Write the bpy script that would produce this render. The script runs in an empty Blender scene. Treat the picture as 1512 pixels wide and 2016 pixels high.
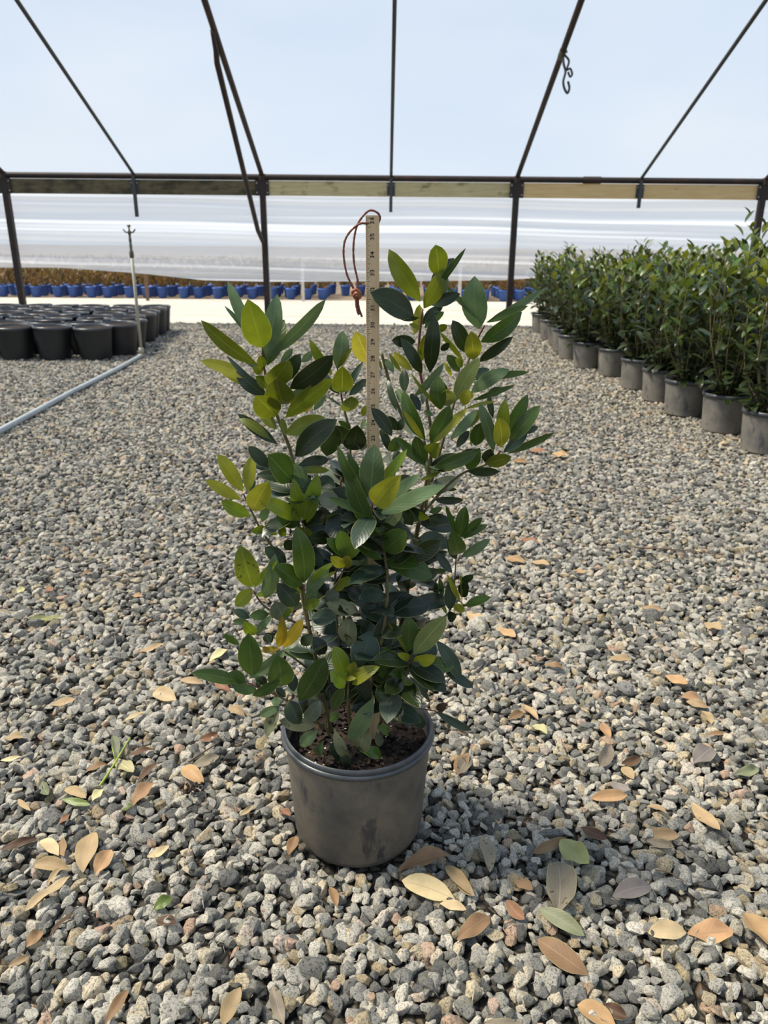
import bpy, math, random
import numpy as np
from mathutils import Vector, Matrix, Euler
from mathutils.noise import noise as mnoise

random.seed(7)
RNG = np.random.default_rng(7)
SC = bpy.context.scene
COL = SC.collection

# ------------------------------------------------------------------ camera
F_PX, PITCH, ROLL, CAM_Z = 1476.3, math.radians(19.94), 0.009, 1.0757
cam_data = bpy.data.cameras.new('camera')
cam = bpy.data.objects.new('camera', cam_data)
COL.objects.link(cam)
cam.location = (0, 0, CAM_Z)
cam.rotation_mode = 'QUATERNION'
cam.rotation_quaternion = (Matrix.Rotation(math.pi / 2 - PITCH, 3, 'X') @ Matrix.Rotation(ROLL, 3, 'Z')).to_quaternion()
cam_data.sensor_fit = 'VERTICAL'
cam_data.sensor_height = 36.0
cam_data.lens = 36.0 * F_PX / 2016.0
cam_data.clip_end = 500
cam_data.dof.use_dof = True
cam_data.dof.focus_distance = 1.25
cam_data.dof.aperture_fstop = 8.0
SC.camera = cam

# ------------------------------------------------------------------ light, sky, exposure
SC.view_settings.view_transform = 'Standard'
SC.view_settings.look = 'None'
SC.view_settings.gamma = 1.0
SC.view_settings.use_curve_mapping = False
SC.view_settings.exposure = 0.0

world = bpy.data.worlds.new('sky')
SC.world = world
world.use_nodes = True
wn, wl = world.node_tree.nodes, world.node_tree.links
wn.clear()
w_out = wn.new('ShaderNodeOutputWorld')
w_bg = wn.new('ShaderNodeBackground')
w_tc = wn.new('ShaderNodeTexCoord')
w_sep = wn.new('ShaderNodeSeparateXYZ')
w_ramp = wn.new('ShaderNodeValToRGB')
w_map = wn.new('ShaderNodeMapping')
w_noise = wn.new('ShaderNodeTexNoise')
w_cr = wn.new('ShaderNodeValToRGB')
w_mix = wn.new('ShaderNodeMix'); w_mix.data_type = 'RGBA'
wl.new(w_tc.outputs['Generated'], w_sep.inputs[0])
wl.new(w_sep.outputs['Z'], w_ramp.inputs[0])
w_ramp.color_ramp.elements[0].position = 0.0
w_ramp.color_ramp.elements[0].color = (0.80, 0.87, 0.95, 1)
w_ramp.color_ramp.elements[1].position = 0.55
w_ramp.color_ramp.elements[1].color = (0.42, 0.60, 0.88, 1)
w_map.inputs['Scale'].default_value = (1.0, 1.0, 2.2)
wl.new(w_tc.outputs['Generated'], w_map.inputs[0])
wl.new(w_map.outputs[0], w_noise.inputs['Vector'])
w_noise.inputs['Scale'].default_value = 2.3
w_noise.inputs['Detail'].default_value = 3.0
wl.new(w_noise.outputs['Fac'], w_cr.inputs[0])
w_cr.color_ramp.elements[0].position = 0.42
w_cr.color_ramp.elements[0].color = (0, 0, 0, 1)
w_cr.color_ramp.elements[1].position = 0.72
w_cr.color_ramp.elements[1].color = (0.55, 0.55, 0.55, 1)
wl.new(w_cr.outputs[0], w_mix.inputs['Factor'])
wl.new(w_ramp.outputs[0], w_mix.inputs[6])
w_mix.inputs[7].default_value = (0.93, 0.94, 0.95, 1)
wl.new(w_mix.outputs[2], w_bg.inputs['Color'])
w_bg.inputs['Strength'].default_value = 0.98
wl.new(w_bg.outputs[0], w_out.inputs[0])

sun_data = bpy.data.lights.new('sun', 'SUN')
sun_data.energy = 7.8
sun_data.color = (1.0, 0.91, 0.76)
sun_data.angle = math.radians(13)
sun = bpy.data.objects.new('sun', sun_data)
COL.objects.link(sun)
sun.rotation_mode = 'QUATERNION'
sun.rotation_quaternion = Vector((-0.56, 0.08, 0.82)).to_track_quat('Z', 'Y')

# ------------------------------------------------------------------ geometry of the view (real depths)
_c, _s = math.cos(PITCH), math.sin(PITCH)

def ray(px, py):
    du, dv = px - 756.0, py - 1008.0
    u = du * math.cos(ROLL) + dv * math.sin(ROLL)
    v = -du * math.sin(ROLL) + dv * math.cos(ROLL)
    return Vector((u, F_PX * _c - v * _s, -F_PX * _s - v * _c))

def at(px, py, Y):
    r = ray(px, py)
    k = Y / r.y
    return Vector((r.x * k, Y, CAM_Z + r.z * k))

def ground(px, py, z=0.0):
    r = ray(px, py)
    k = (z - CAM_Z) / r.z
    return Vector((r.x * k, r.y * k, z))

def depth_of(p):
    return p.y * _c - (p.z - CAM_Z) * _s

# ------------------------------------------------------------------ helpers
def tag(o, label=None, cat=None, group=None, kind=None):
    if label: o['label'] = label
    if cat: o['category'] = cat
    if group: o['group'] = group
    if kind: o['kind'] = kind
    return o

def empty(name, loc=(0, 0, 0), rz=0.0):
    o = bpy.data.objects.new(name, None)
    COL.objects.link(o)
    o.location = loc
    o.rotation_euler = (0, 0, rz)
    o.empty_display_size = 0.05
    return o

def link(name, me, parent=None):
    o = bpy.data.objects.new(name, me)
    COL.objects.link(o)
    if parent is not None:
        o.parent = parent
    return o

class MB:
    """collects vertices and faces, then builds one mesh"""
    def __init__(self):
        self.v, self.f, self.m, self.uv = [], [], [], []
        self.mi = 0
    def add(self, vs, fs, uvs=None):
        b = len(self.v)
        self.v += [tuple(p) for p in vs]
        for f in fs:
            self.f.append(tuple(i + b for i in f))
            self.m.append(self.mi)
        self.uv += uvs if uvs else [(0.5, 0.5)] * len(vs)
    def box(self, c, s, rot=None):
        c = Vector(c); pts = []
        for x in (-.5, .5):
            for y in (-.5, .5):
                for z in (-.5, .5):
                    p = Vector((x * s[0], y * s[1], z * s[2]))
                    if rot is not None: p = rot @ p
                    pts.append(c + p)
        self.add(pts, [(0, 1, 3, 2), (4, 6, 7, 5), (0, 4, 5, 1), (2, 3, 7, 6), (0, 2, 6, 4), (1, 5, 7, 3)])
    def tube(self, pts, rad, n=8, cap=True):
        pts = [Vector(p) for p in pts]
        if not isinstance(rad, (list, tuple)): rad = [rad] * len(pts)
        vs, fs = [], []
        ref = Vector((0.31, 0.17, 0.93))
        t0 = (pts[1] - pts[0]).normalized()
        a = t0.cross(ref)
        if a.length < .1: a = t0.cross(Vector((1, 0, 0)))
        a.normalize()
        for i, p in enumerate(pts):
            if i == 0: t = pts[1] - pts[0]
            elif i == len(pts) - 1: t = pts[-1] - pts[-2]
            else: t = (pts[i + 1] - pts[i]).normalized() + (pts[i] - pts[i - 1]).normalized()
            t.normalize()
            a = (a - t * a.dot(t)).normalized()
            b = t.cross(a)
            for k in range(n):
                an = 2 * math.pi * k / n
                vs.append(p + (a * math.cos(an) + b * math.sin(an)) * rad[i])
        for i in range(len(pts) - 1):
            for k in range(n):
                k2 = (k + 1) % n
                fs.append((i * n + k, i * n + k2, (i + 1) * n + k2, (i + 1) * n + k))
        if cap:
            fs.append(tuple(range(n - 1, -1, -1)))
            fs.append(tuple((len(pts) - 1) * n + k for k in range(n)))
        self.add(vs, fs)
    def lathe(self, prof, n=40, c=(0, 0, 0), close=False):
        vs, fs = [], []
        for r, z in prof:
            for k in range(n):
                an = 2 * math.pi * k / n
                vs.append((c[0] + r * math.cos(an), c[1] + r * math.sin(an), c[2] + z))
        for i in range(len(prof) - 1):
            for k in range(n):
                k2 = (k + 1) % n
                fs.append((i * n + k, i * n + k2, (i + 1) * n + k2, (i + 1) * n + k))
        if close:
            fs.append(tuple((len(prof) - 1) * n + k for k in range(n)))
        self.add(vs, fs)
    def mesh(self, name, mats, smooth=True):
        me = bpy.data.meshes.new(name)
        me.from_pydata(self.v, [], self.f)
        mats = mats if isinstance(mats, (list, tuple)) else [mats]
        for m in mats: me.materials.append(m)
        if len(mats) > 1:
            me.polygons.foreach_set('material_index', self.m)
        if any(u != (0.5, 0.5) for u in self.uv):
            l = me.uv_layers.new(name='UVMap')
            idx = np.empty(len(me.loops), dtype=np.int32)
            me.loops.foreach_get('vertex_index', idx)
            l.data.foreach_set('uv', np.array(self.uv, dtype=np.float32)[idx].ravel())
        me.polygons.foreach_set('use_smooth', [smooth] * len(me.polygons))
        me.update()
        return me
    def build(self, name, mats, parent=None, smooth=True, sharp=None):
        me = self.mesh(name, mats, smooth)
        if smooth and sharp:
            me.set_sharp_from_angle(angle=math.radians(sharp))
        return link(name, me, parent)

def catmull(pts, n=6):
    pts = [Vector(p) for p in pts]
    out = []
    for i in range(len(pts) - 1):
        p0 = pts[max(i - 1, 0)]; p1 = pts[i]; p2 = pts[i + 1]; p3 = pts[min(i + 2, len(pts) - 1)]
        for k in range(n):
            t = k / n
            out.append(0.5 * ((2 * p1) + (p2 - p0) * t + (2 * p0 - 5 * p1 + 4 * p2 - p3) * t * t + (3 * p1 - p0 - 3 * p2 + p3) * t ** 3))
    out.append(pts[-1])
    return out

def srgb(r, g, b):
    f = lambda c: (c / 255 / 12.92) if c / 255 <= 0.04045 else ((c / 255 + 0.055) / 1.055) ** 2.4
    return (f(r), f(g), f(b), 1.0)

# ------------------------------------------------------------------ materials
class Mat:
    def __init__(self, name):
        self.m = bpy.data.materials.new(name)
        self.m.use_nodes = True
        self.n, self.l = self.m.node_tree.nodes, self.m.node_tree.links
        self.n.clear()
        self.out = self.n.new('ShaderNodeOutputMaterial')
    def new(self, t, **kw):
        nd = self.n.new(t)
        for k, v in kw.items():
            if hasattr(nd, k): setattr(nd, k, v)
            else: nd.inputs[k].default_value = v
        return nd
    def link(self, a, b): self.l.new(a, b)
    def ramp(self, src, stops, interp='LINEAR'):
        r = self.n.new('ShaderNodeValToRGB')
        e = r.color_ramp.elements
        r.color_ramp.interpolation = interp
        while len(e) < len(stops): e.new(0.5)
        for i, (p, c) in enumerate(stops):
            e[i].position = p
            e[i].color = c if len(c) == 4 else (*c, 1)
        self.link(src, r.inputs[0])
        return r.outputs[0]
    def coord(self, kind='Object', scale=(1, 1, 1)):
        t = self.n.new('ShaderNodeTexCoord')
        mp = self.n.new('ShaderNodeMapping')
        mp.inputs['Scale'].default_value = scale
        self.link(t.outputs[kind], mp.inputs[0])
        return mp.outputs[0]
    def noise(self, vec, scale, detail=3.0, rough=0.55):
        t = self.n.new('ShaderNodeTexNoise')
        t.inputs['Scale'].default_value = scale
        t.inputs['Detail'].default_value = detail
        t.inputs['Roughness'].default_value = rough
        if vec is not None: self.link(vec, t.inputs['Vector'])
        return t.outputs['Fac']
    def mix(self, fac, a, b, blend='MIX'):
        m = self.n.new('ShaderNodeMix'); m.data_type = 'RGBA'; m.blend_type = blend
        for s, i in ((fac, 0), (a, 6), (b, 7)):
            if isinstance(s, (int, float)): m.inputs[i].default_value = s
            elif isinstance(s, tuple): m.inputs[i].default_value = s
            else: self.link(s, m.inputs[i])
        return m.outputs[2]
    def math(self, op, a, b=0.0, clamp=False):
        m = self.n.new('ShaderNodeMath'); m.operation = op; m.use_clamp = clamp
        for s, i in ((a, 0), (b, 1)):
            if isinstance(s, (int, float)): m.inputs[i].default_value = s
            else: self.link(s, m.inputs[i])
        return m.outputs[0]
    def bump(self, h, strength=0.3, dist=0.01):
        b = self.n.new('ShaderNodeBump')
        b.inputs['Strength'].default_value = strength
        b.inputs['Distance'].default_value = dist
        self.link(h, b.inputs['Height'])
        return b.outputs[0]
    def principled(self, col, rough=0.6, spec=0.5, metal=0.0, normal=None):
        p = self.n.new('ShaderNodeBsdfPrincipled')
        if isinstance(col, tuple): p.inputs['Base Color'].default_value = col
        else: self.link(col, p.inputs['Base Color'])
        if isinstance(rough, (int, float)): p.inputs['Roughness'].default_value = rough
        else: self.link(rough, p.inputs['Roughness'])
        p.inputs['Specular IOR Level'].default_value = spec
        p.inputs['Metallic'].default_value = metal
        if normal is not None: self.link(normal, p.inputs['Normal'])
        return p.outputs[0]
    def shader_mix(self, fac, a, b):
        m = self.n.new('ShaderNodeMixShader')
        if isinstance(fac, (int, float)): m.inputs[0].default_value = fac
        else: self.link(fac, m.inputs[0])
        self.link(a, m.inputs[1]); self.link(b, m.inputs[2])
        return m.outputs[0]
    def done(self, sh):
        self.link(sh, self.out.inputs[0])
        return self.m

def mat_plain(name, col, rough=0.6, var=0.15, scale=30.0, spec=0.5, metal=0.0, bump=0.0):
    m = Mat(name)
    v = m.coord('Object')
    n = m.noise(v, scale, 4)
    lo = tuple(c * (1 - var) for c in col[:3]) + (1,)
    hi = tuple(min(1, c * (1 + var)) for c in col[:3]) + (1,)
    c = m.ramp(n, [(0.3, lo), (0.7, hi)])
    nm = m.bump(n, bump, 0.004) if bump else None
    return m.done(m.principled(c, rough, spec, metal, nm))

def mat_leaf(name, col, back, rough=0.32, transl=0.30, spot=0.0, rib=1.35, sheen=None):
    if name.startswith('leaf'):
        col = tuple(c * .74 for c in col[:3]) + (1,); back = tuple(c * .74 for c in back[:3]) + (1,)
    elif name.startswith('dry'):
        g_ = sum(col[:3]) / 3; col = ((col[0] * .93 + g_ * .07) * .86, (col[1] * .95 + g_ * .05) * .86, col[2] * .80, 1)
    m = Mat(name)
    uv = m.new('ShaderNodeUVMap')
    sp = m.new('ShaderNodeSeparateXYZ'); m.link(uv.outputs[0], sp.inputs[0])
    info = m.new('ShaderNodeObjectInfo')
    v = m.coord('Object')
    n = m.noise(v, 38, 3)
    # per-leaf brightness
    k = m.math('ADD', m.math('MULTIPLY', info.outputs['Random'], 0.42), 0.79)
    base = m.ramp(n, [(0.25, tuple(c * .82 for c in col[:3])), (0.75, tuple(min(1, c * 1.18) for c in col[:3]))])
    hsv = m.new('ShaderNodeHueSaturation')
    m.link(base, hsv.inputs['Color']); m.link(k, hsv.inputs['Value'])
    m.link(m.math('ADD', m.math('MULTIPLY', m.math('FRACT', m.math('MULTIPLY', info.outputs['Random'], 7.31)), 0.014), 0.493), hsv.inputs['Hue'])
    c = hsv.outputs[0]
    # pale midrib and faint side veins
    d = m.math('ABSOLUTE', m.math('SUBTRACT', sp.outputs['X'], 0.5))
    ribm = m.math('LESS_THAN', d, 0.022)
    ribc = tuple(min(1, x * rib + .02) for x in col[:3]) + (1,)
    c = m.mix(m.math('MULTIPLY', ribm, 0.8), c, ribc)
    veins = m.math('SINE', m.math('MULTIPLY', m.math('SUBTRACT', sp.outputs['Y'], m.math('MULTIPLY', d, 0.55)), 58.0))
    c = m.mix(m.math('MULTIPLY', m.math('GREATER_THAN', veins, 0.86), 0.16), c, ribc)
    if spot > 0:
        sn = m.noise(v, 90, 2)
        c = m.mix(m.math('MULTIPLY', m.math('GREATER_THAN', sn, 1 - spot), 0.75), c, srgb(60, 55, 30))
    # slightly paler blade edge: rim light painted into the colour
    c = m.mix(m.math('MULTIPLY', m.math('GREATER_THAN', d, 0.475), 0.55), c, srgb(150, 150, 95))
    geo = m.new('ShaderNodeNewGeometry')
    c = m.mix(m.math('MULTIPLY', geo.outputs['Backfacing'], 0.6), c, back)
    bmp = m.bump(m.math('ADD', m.math('MULTIPLY', veins, 0.25), n), 0.10, 0.002)
    p = m.principled(c, rough, 0.38, 0, bmp)
    t = m.new('ShaderNodeBsdfTranslucent')
    m.link(m.mix(1.0, c, (1.0, 1.0, 0.55, 1), 'MULTIPLY'), t.inputs[0])
    return m.done(m.shader_mix(transl, p, t.outputs[0]))

OLIVE = srgb(110, 118, 62)
LEAF = {
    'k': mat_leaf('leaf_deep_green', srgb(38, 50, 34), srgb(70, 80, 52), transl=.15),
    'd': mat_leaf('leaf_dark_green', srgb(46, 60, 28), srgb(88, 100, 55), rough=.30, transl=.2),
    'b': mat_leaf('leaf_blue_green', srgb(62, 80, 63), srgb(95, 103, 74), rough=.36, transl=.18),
    'm': mat_leaf('leaf_green', srgb(76, 100, 42), OLIVE, transl=.32),
    'M': mat_leaf('leaf_fresh_green', srgb(92, 122, 46), OLIVE, transl=.35),
    'g': mat_leaf('leaf_grey_green', srgb(104, 126, 86), srgb(128, 140, 96), rough=.33, transl=.28),
    'l': mat_leaf('leaf_olive_young', srgb(122, 132, 38), srgb(135, 140, 55), transl=.42),
    'L': mat_leaf('leaf_lime', srgb(134, 154, 46), srgb(145, 155, 65), transl=.42),
    'y': mat_leaf('leaf_yellow_green', srgb(164, 164, 50), srgb(165, 165, 70), transl=.42),
    'Y': mat_leaf('leaf_yellow', srgb(214, 202, 84), srgb(205, 195, 90), transl=.35, spot=.32),
    'o': mat_leaf('leaf_gold', srgb(190, 160, 44), srgb(180, 150, 50), transl=.4),
    'O': mat_leaf('leaf_bright_gold', srgb(228, 190, 60), srgb(215, 180, 70), transl=.4),
    'P': mat_leaf('leaf_pale', srgb(156, 166, 104), srgb(150, 155, 100), rough=.28, transl=.3),
    'p': mat_leaf('leaf_dusty', srgb(128, 132, 98), srgb(120, 122, 90), rough=.55, transl=.18, spot=.36),
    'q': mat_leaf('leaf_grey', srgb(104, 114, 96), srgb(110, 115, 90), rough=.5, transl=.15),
    'S': mat_leaf('leaf_spotted', srgb(126, 136, 44), srgb(130, 138, 58), transl=.4, spot=.36),
    's': mat_leaf('leaf_damaged', srgb(90, 116, 46), OLIVE, transl=.3, spot=.38),
    'n': mat_leaf('leaf_brown', srgb(92, 70, 50), srgb(100, 80, 58), rough=.6, transl=.1),
}
DRY = {
    'tan': mat_leaf('dry_tan', srgb(184, 154, 118), srgb(176, 146, 112), rough=.62, transl=.15, rib=.8),
    'pale tan': mat_leaf('dry_pale_tan', srgb(214, 188, 148), srgb(205, 180, 140), rough=.62, transl=.15, rib=.85),
    'orange tan': mat_leaf('dry_orange', srgb(184, 144, 106), srgb(176, 140, 104), rough=.6, transl=.15, rib=.8),
    'brown': mat_leaf('dry_brown', srgb(140, 108, 78), srgb(130, 100, 74), rough=.62, transl=.1, rib=1.2),
    'dark brown': mat_leaf('dry_dark_brown', srgb(92, 66, 48), srgb(90, 66, 50), rough=.65, transl=.08, rib=1.25),
    'red brown': mat_leaf('dry_red_brown', srgb(142, 98, 72), srgb(134, 96, 72), rough=.62, transl=.1, rib=1.2),
    'grey brown': mat_leaf('dry_grey_brown', srgb(138, 124, 108), srgb(128, 114, 98), rough=.6, transl=.1, spot=.33),
    'purple grey': mat_leaf('dry_purple_grey', srgb(128, 116, 114), srgb(120, 108, 104), rough=.5, transl=.1),
    'grey green': mat_leaf('dry_grey_green', srgb(122, 126, 98), srgb(115, 118, 92), rough=.55, transl=.15),
    'pale yellow': mat_leaf('dry_yellow', srgb(200, 190, 144), srgb(190, 180, 136), rough=.55, transl=.2),
    'yellow green': mat_leaf('dry_yellow_green', srgb(166, 164, 112), srgb(160, 158, 108), rough=.5, transl=.25),
    'green': mat_leaf('cut_green', srgb(104, 118, 56), srgb(110, 120, 64), rough=.4, transl=.3),
}

# film of the roof and of the rolled side wall
def mat_film(name, clear, col, streak, rough=0.2):
    m = Mat(name)
    v = m.coord('Object', streak)
    n = m.noise(v, 1.0, 3, .5)
    t = m.new('ShaderNodeBsdfTransparent'); t.inputs[0].default_value = (0.96, 0.98, 1.0, 1)
    tl = m.new('ShaderNodeBsdfTranslucent'); tl.inputs[0].default_value = col
    df = m.new('ShaderNodeBsdfDiffuse'); df.inputs[0].default_value = col
    scat = m.shader_mix(0.30, tl.outputs[0], df.outputs[0])
    f = m.ramp(n, [(0.35, (clear - .10,) * 3), (0.68, (clear + .10,) * 3)])
    return m.done(m.shader_mix(f, scat, t.outputs[0]))

M_ROOF = mat_film('roof_film', 0.82, (0.50, 0.56, 0.64, 1), (.22, .5, .5))
M_SIDE = mat_film('side_film', 0.30, (0.88, 0.90, 0.94, 1), (.10, 1, 4.5))

def mat_steel(name, base, rust, amt):
    m = Mat(name)
    v = m.coord('Object')
    n = m.noise(v, 6, 5, .65)
    n2 = m.noise(v, 60, 3)
    c = m.ramp(n, [(amt - .08, base), (amt + .12, rust)])
    c = m.mix(m.math('MULTIPLY', n2, .5), c, tuple(x * .55 for x in base[:3]) + (1,))
    return m.done(m.principled(c, 0.62, .4, .1, m.bump(n2, .2, .002)))

M_POST = mat_steel('rusted_steel', srgb(54, 45, 40), srgb(80, 55, 42), .56)
M_GALV = mat_steel('grey_steel', srgb(78, 79, 77), srgb(74, 66, 58), .62)
M_BOLT = mat_plain('bolt_zinc', srgb(170, 168, 160), .4, .1, 80, .5, .6)

def mat_wood(name, a, b, stain, k):
    m = Mat(name)
    v = m.coord('Object', (1.2, 14, 14))
    n = m.noise(v, 3.0, 5, .6)
    c = m.ramp(n, [(0.3, a), (0.72, b)])
    s = m.noise(m.coord('Object', (2.2, 2, 5)), 1.6, 4, .6)
    c = m.mix(m.ramp(s, [(k, (0, 0, 0)), (k + .16, (.85, .85, .85))]), c, stain)
    return m.done(m.principled(c, .75, .3, 0, m.bump(n, .3, .004)))

M_WOOD_OLD = mat_wood('weathered_board', srgb(96, 84, 62), srgb(118, 106, 78), srgb(62, 58, 40), .46)
M_WOOD_MID = mat_wood('stained_board', srgb(190, 172, 126), srgb(214, 197, 150), srgb(122, 114, 70), .56)
M_WOOD_NEW = mat_wood('new_board', srgb(218, 180, 122), srgb(234, 202, 146), srgb(156, 122, 82), .66)

def mat_pot(name, base, dust, scuff, dk, dusty=.46):
    m = Mat(name)
    v = m.coord('Object')
    n = m.noise(v, 9, 5, .65)
    fine = m.noise(v, 220, 3, .7)
    c = m.ramp(n, [(dusty - .12, base), (dusty + .18, dust)])
    c = m.mix(m.math('MULTIPLY', fine, .35), c, tuple(x * .6 for x in dust[:3]) + (1,))
    sc = m.noise(m.coord('Object', (22, 22, 9)), 1.0, 5, .7)
    c = m.mix(m.ramp(sc, [(scuff, (0, 0, 0)), (scuff + .10, (.8, .8, .8))]), c, dk)
    return m.done(m.principled(c, .58, .45, 0, m.bump(fine, .12, .002)))

M_POT = mat_pot('dusty_black_plastic', srgb(66, 65, 64), srgb(112, 104, 90), .56, srgb(40, 42, 48))
M_RIM = mat_plain('pot_rim_plastic', srgb(60, 62, 64), .36, .2, 60, .5)
M_POT_ROW = mat_pot('row_pot_plastic', srgb(84, 83, 83), srgb(124, 118, 107), .57, srgb(58, 60, 66), .42)
M_POT_BLACK = mat_plain('black_plastic', srgb(25, 26, 28), .5, .2, 40, .5)
M_POT_BLACK_RIM = mat_plain('black_rim', srgb(62, 64, 67), .36, .15, 40, .5)
M_POT_BLUE = mat_plain('blue_plastic', srgb(54, 86, 148), .5, .15, 8, .5)
M_POT_BLUE2 = mat_plain('blue_rim', srgb(56, 98, 172), .5, .1, 8, .5)
M_STEM = mat_plain('stem_bark', srgb(96, 88, 56), .6, .3, 60, .4, 0, .3)
M_SHOOT = mat_plain('red_shoot', srgb(92, 48, 42), .5, .25, 60, .4)
M_LEATHER = mat_plain('leather_cord', srgb(122, 74, 54), .6, .25, 300, .4, 0, .3)
M_LEATHER2 = mat_plain('leather_knot', srgb(158, 96, 66), .6, .2, 300, .4, 0, .3)
M_PVC = mat_plain('grey_pvc', srgb(166, 170, 170), .5, .12, 14, .5)
M_PVC2 = mat_plain('beige_riser', srgb(160, 156, 138), .5, .14, 14, .5)
M_BRASS = mat_plain('tarnished_metal', srgb(92, 88, 72), .5, .25, 60, .5, .4)
M_INK = mat_plain('black_ink', srgb(40, 34, 30), .7, .1, 60, .3)
M_STAKE = mat_plain('pale_stake', srgb(206, 198, 180), .6, .1, 20)
M_STAKE_BR = mat_plain('brown_stake', srgb(120, 92, 66), .7, .1, 20)
M_STAKE_GR = mat_plain('grey_stake', srgb(120, 122, 124), .6, .1, 20)
M_TWIG = mat_plain('dry_twig', srgb(96, 78, 60), .8, .2, 60)
M_TWIG_GREEN = mat_plain('green_twig', srgb(140, 156, 60), .5, .15, 60)
M_BROWNLEAF = mat_leaf('brown_foliage', srgb(126, 94, 58), srgb(122, 92, 58), rough=.6, transl=.3)
M_BROWNLEAF2 = mat_leaf('brown_foliage_green', srgb(112, 98, 56), srgb(112, 98, 58), rough=.6, transl=.3)

def mat_stick():
    m = Mat('yardstick_wood')
    n = m.noise(m.coord('Object', (60, 60, 2.5)), 4, 4, .6)
    c = m.ramp(n, [(0.3, srgb(198, 166, 122)), (0.7, srgb(220, 192, 150))])
    return m.done(m.principled(c, .45, .5))
M_STICK = mat_stick()

def mat_soil():
    m = Mat('potting_soil')
    v = m.coord('Object')
    vo = m.new('ShaderNodeTexVoronoi'); vo.inputs['Scale'].default_value = 120
    m.link(v, vo.inputs['Vector'])
    n = m.noise(v, 160, 4)
    c = m.ramp(vo.outputs['Color'], [(0.1, srgb(22, 18, 16)), (0.55, srgb(38, 30, 24)), (0.9, srgb(70, 52, 38))])
    return m.done(m.principled(c, .85, .25, 0, m.bump(n, .8, .006)))
M_SOIL = mat_soil()
M_BARK = mat_plain('bark_chip', srgb(48, 39, 33), .85, .5, 80, .2)
M_PERLITE = mat_plain('perlite', srgb(190, 184, 170), .8, .1, 80, .2)

def mat_stone():
    m = Mat('granite_gravel')
    info = m.new('ShaderNodeObjectInfo')
    R = info.outputs['Random']
    base = m.ramp(R, [(0.0, srgb(92, 90, 86)), (.14, srgb(128, 126, 119)), (.36, srgb(164, 160, 149)), (.58, srgb(194, 187, 173)),
                      (.74, srgb(214, 206, 189)), (.85, srgb(212, 194, 162)), (.91, srgb(170, 153, 121)), (.935, srgb(194, 162, 138)),
                      (.965, srgb(228, 220, 204)), (1.0, srgb(140, 128, 98))])
    v = m.coord('Object')
    off = m.new('ShaderNodeVectorMath'); off.operation = 'ADD'
    cmb = m.new('ShaderNodeCombineXYZ')
    for i in range(3): m.link(m.math('MULTIPLY', R, 37.0 + 11 * i), cmb.inputs[i])
    m.link(v, off.inputs[0]); m.link(cmb.outputs[0], off.inputs[1])
    n1 = m.noise(off.outputs[0], 5.0, 5, .9)
    n2 = m.noise(off.outputs[0], 1.1, 3, .6)
    dark = m.ramp(n1, [(.38, (.10, .10, .10)), (.45, (.56, .56, .56)), (.52, (.97, .97, .97)), (.72, (1.0, 1.0, 1.0))])
    c = m.mix(1.0, base, dark, 'MULTIPLY')
    # lichen and dirt stains
    st = m.noise(m.coord('Object'), .8, 2)
    geo = m.new('ShaderNodeNewGeometry')
    wn_ = m.noise(geo.outputs['Position'], 14.0, 3)
    moss = m.math('MULTIPLY', m.ramp(n2, [(.54, (0, 0, 0)), (.70, (.7, .7, .7))]), m.ramp(wn_, [(.45, (0, 0, 0)), (.6, (1, 1, 1))]))
    c = m.mix(moss, c, srgb(122, 116, 70))
    return m.done(m.principled(c, .82, .3, 0, m.bump(n1, .5, .12)))
M_STONE = mat_stone()

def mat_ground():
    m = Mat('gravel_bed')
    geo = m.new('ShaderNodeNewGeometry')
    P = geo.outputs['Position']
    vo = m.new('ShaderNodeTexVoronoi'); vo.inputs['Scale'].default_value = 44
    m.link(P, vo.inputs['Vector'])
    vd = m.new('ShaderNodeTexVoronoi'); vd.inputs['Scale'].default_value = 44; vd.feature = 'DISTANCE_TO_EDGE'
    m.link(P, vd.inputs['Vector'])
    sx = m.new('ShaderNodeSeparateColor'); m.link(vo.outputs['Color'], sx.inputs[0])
    c = m.ramp(sx.outputs[0], [(0, srgb(52, 48, 42)), (.3, srgb(72, 68, 61)), (.6, srgb(92, 87, 78)), (.85, srgb(104, 95, 80)), (1, srgb(98, 80, 62))])  # dark tones paint in the shade seen between the stones
    gap = m.ramp(vd.outputs['Distance'], [(.02, (.25, .25, .25)), (.16, (1, 1, 1))])  # cell edges painted darker still, as shade in the gaps
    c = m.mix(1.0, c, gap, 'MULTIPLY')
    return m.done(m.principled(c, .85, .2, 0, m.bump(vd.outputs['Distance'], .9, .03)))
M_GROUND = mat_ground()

def mat_road():
    m = Mat('white_road_gravel')
    geo = m.new('ShaderNodeNewGeometry')
    P = geo.outputs['Position']
    mp = m.new('ShaderNodeMapping'); mp.inputs['Scale'].default_value = (.25, 2.6, 1); m.link(P, mp.inputs[0])
    n = m.noise(mp.outputs[0], 1.2, 4, .6)
    f = m.noise(P, 30, 3, .7)
    c = m.ramp(n, [(.35, srgb(176, 171, 160)), (.65, srgb(200, 196, 186))])
    c = m.mix(m.math('MULTIPLY', f, .5), c, srgb(150, 144, 132))
    return m.done(m.principled(c, .9, .2, 0, m.bump(f, .6, .03)))
M_ROAD = mat_road()
M_FIELD = mat_plain('field_ground', srgb(120, 104, 84), .9, .3, 3)

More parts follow.
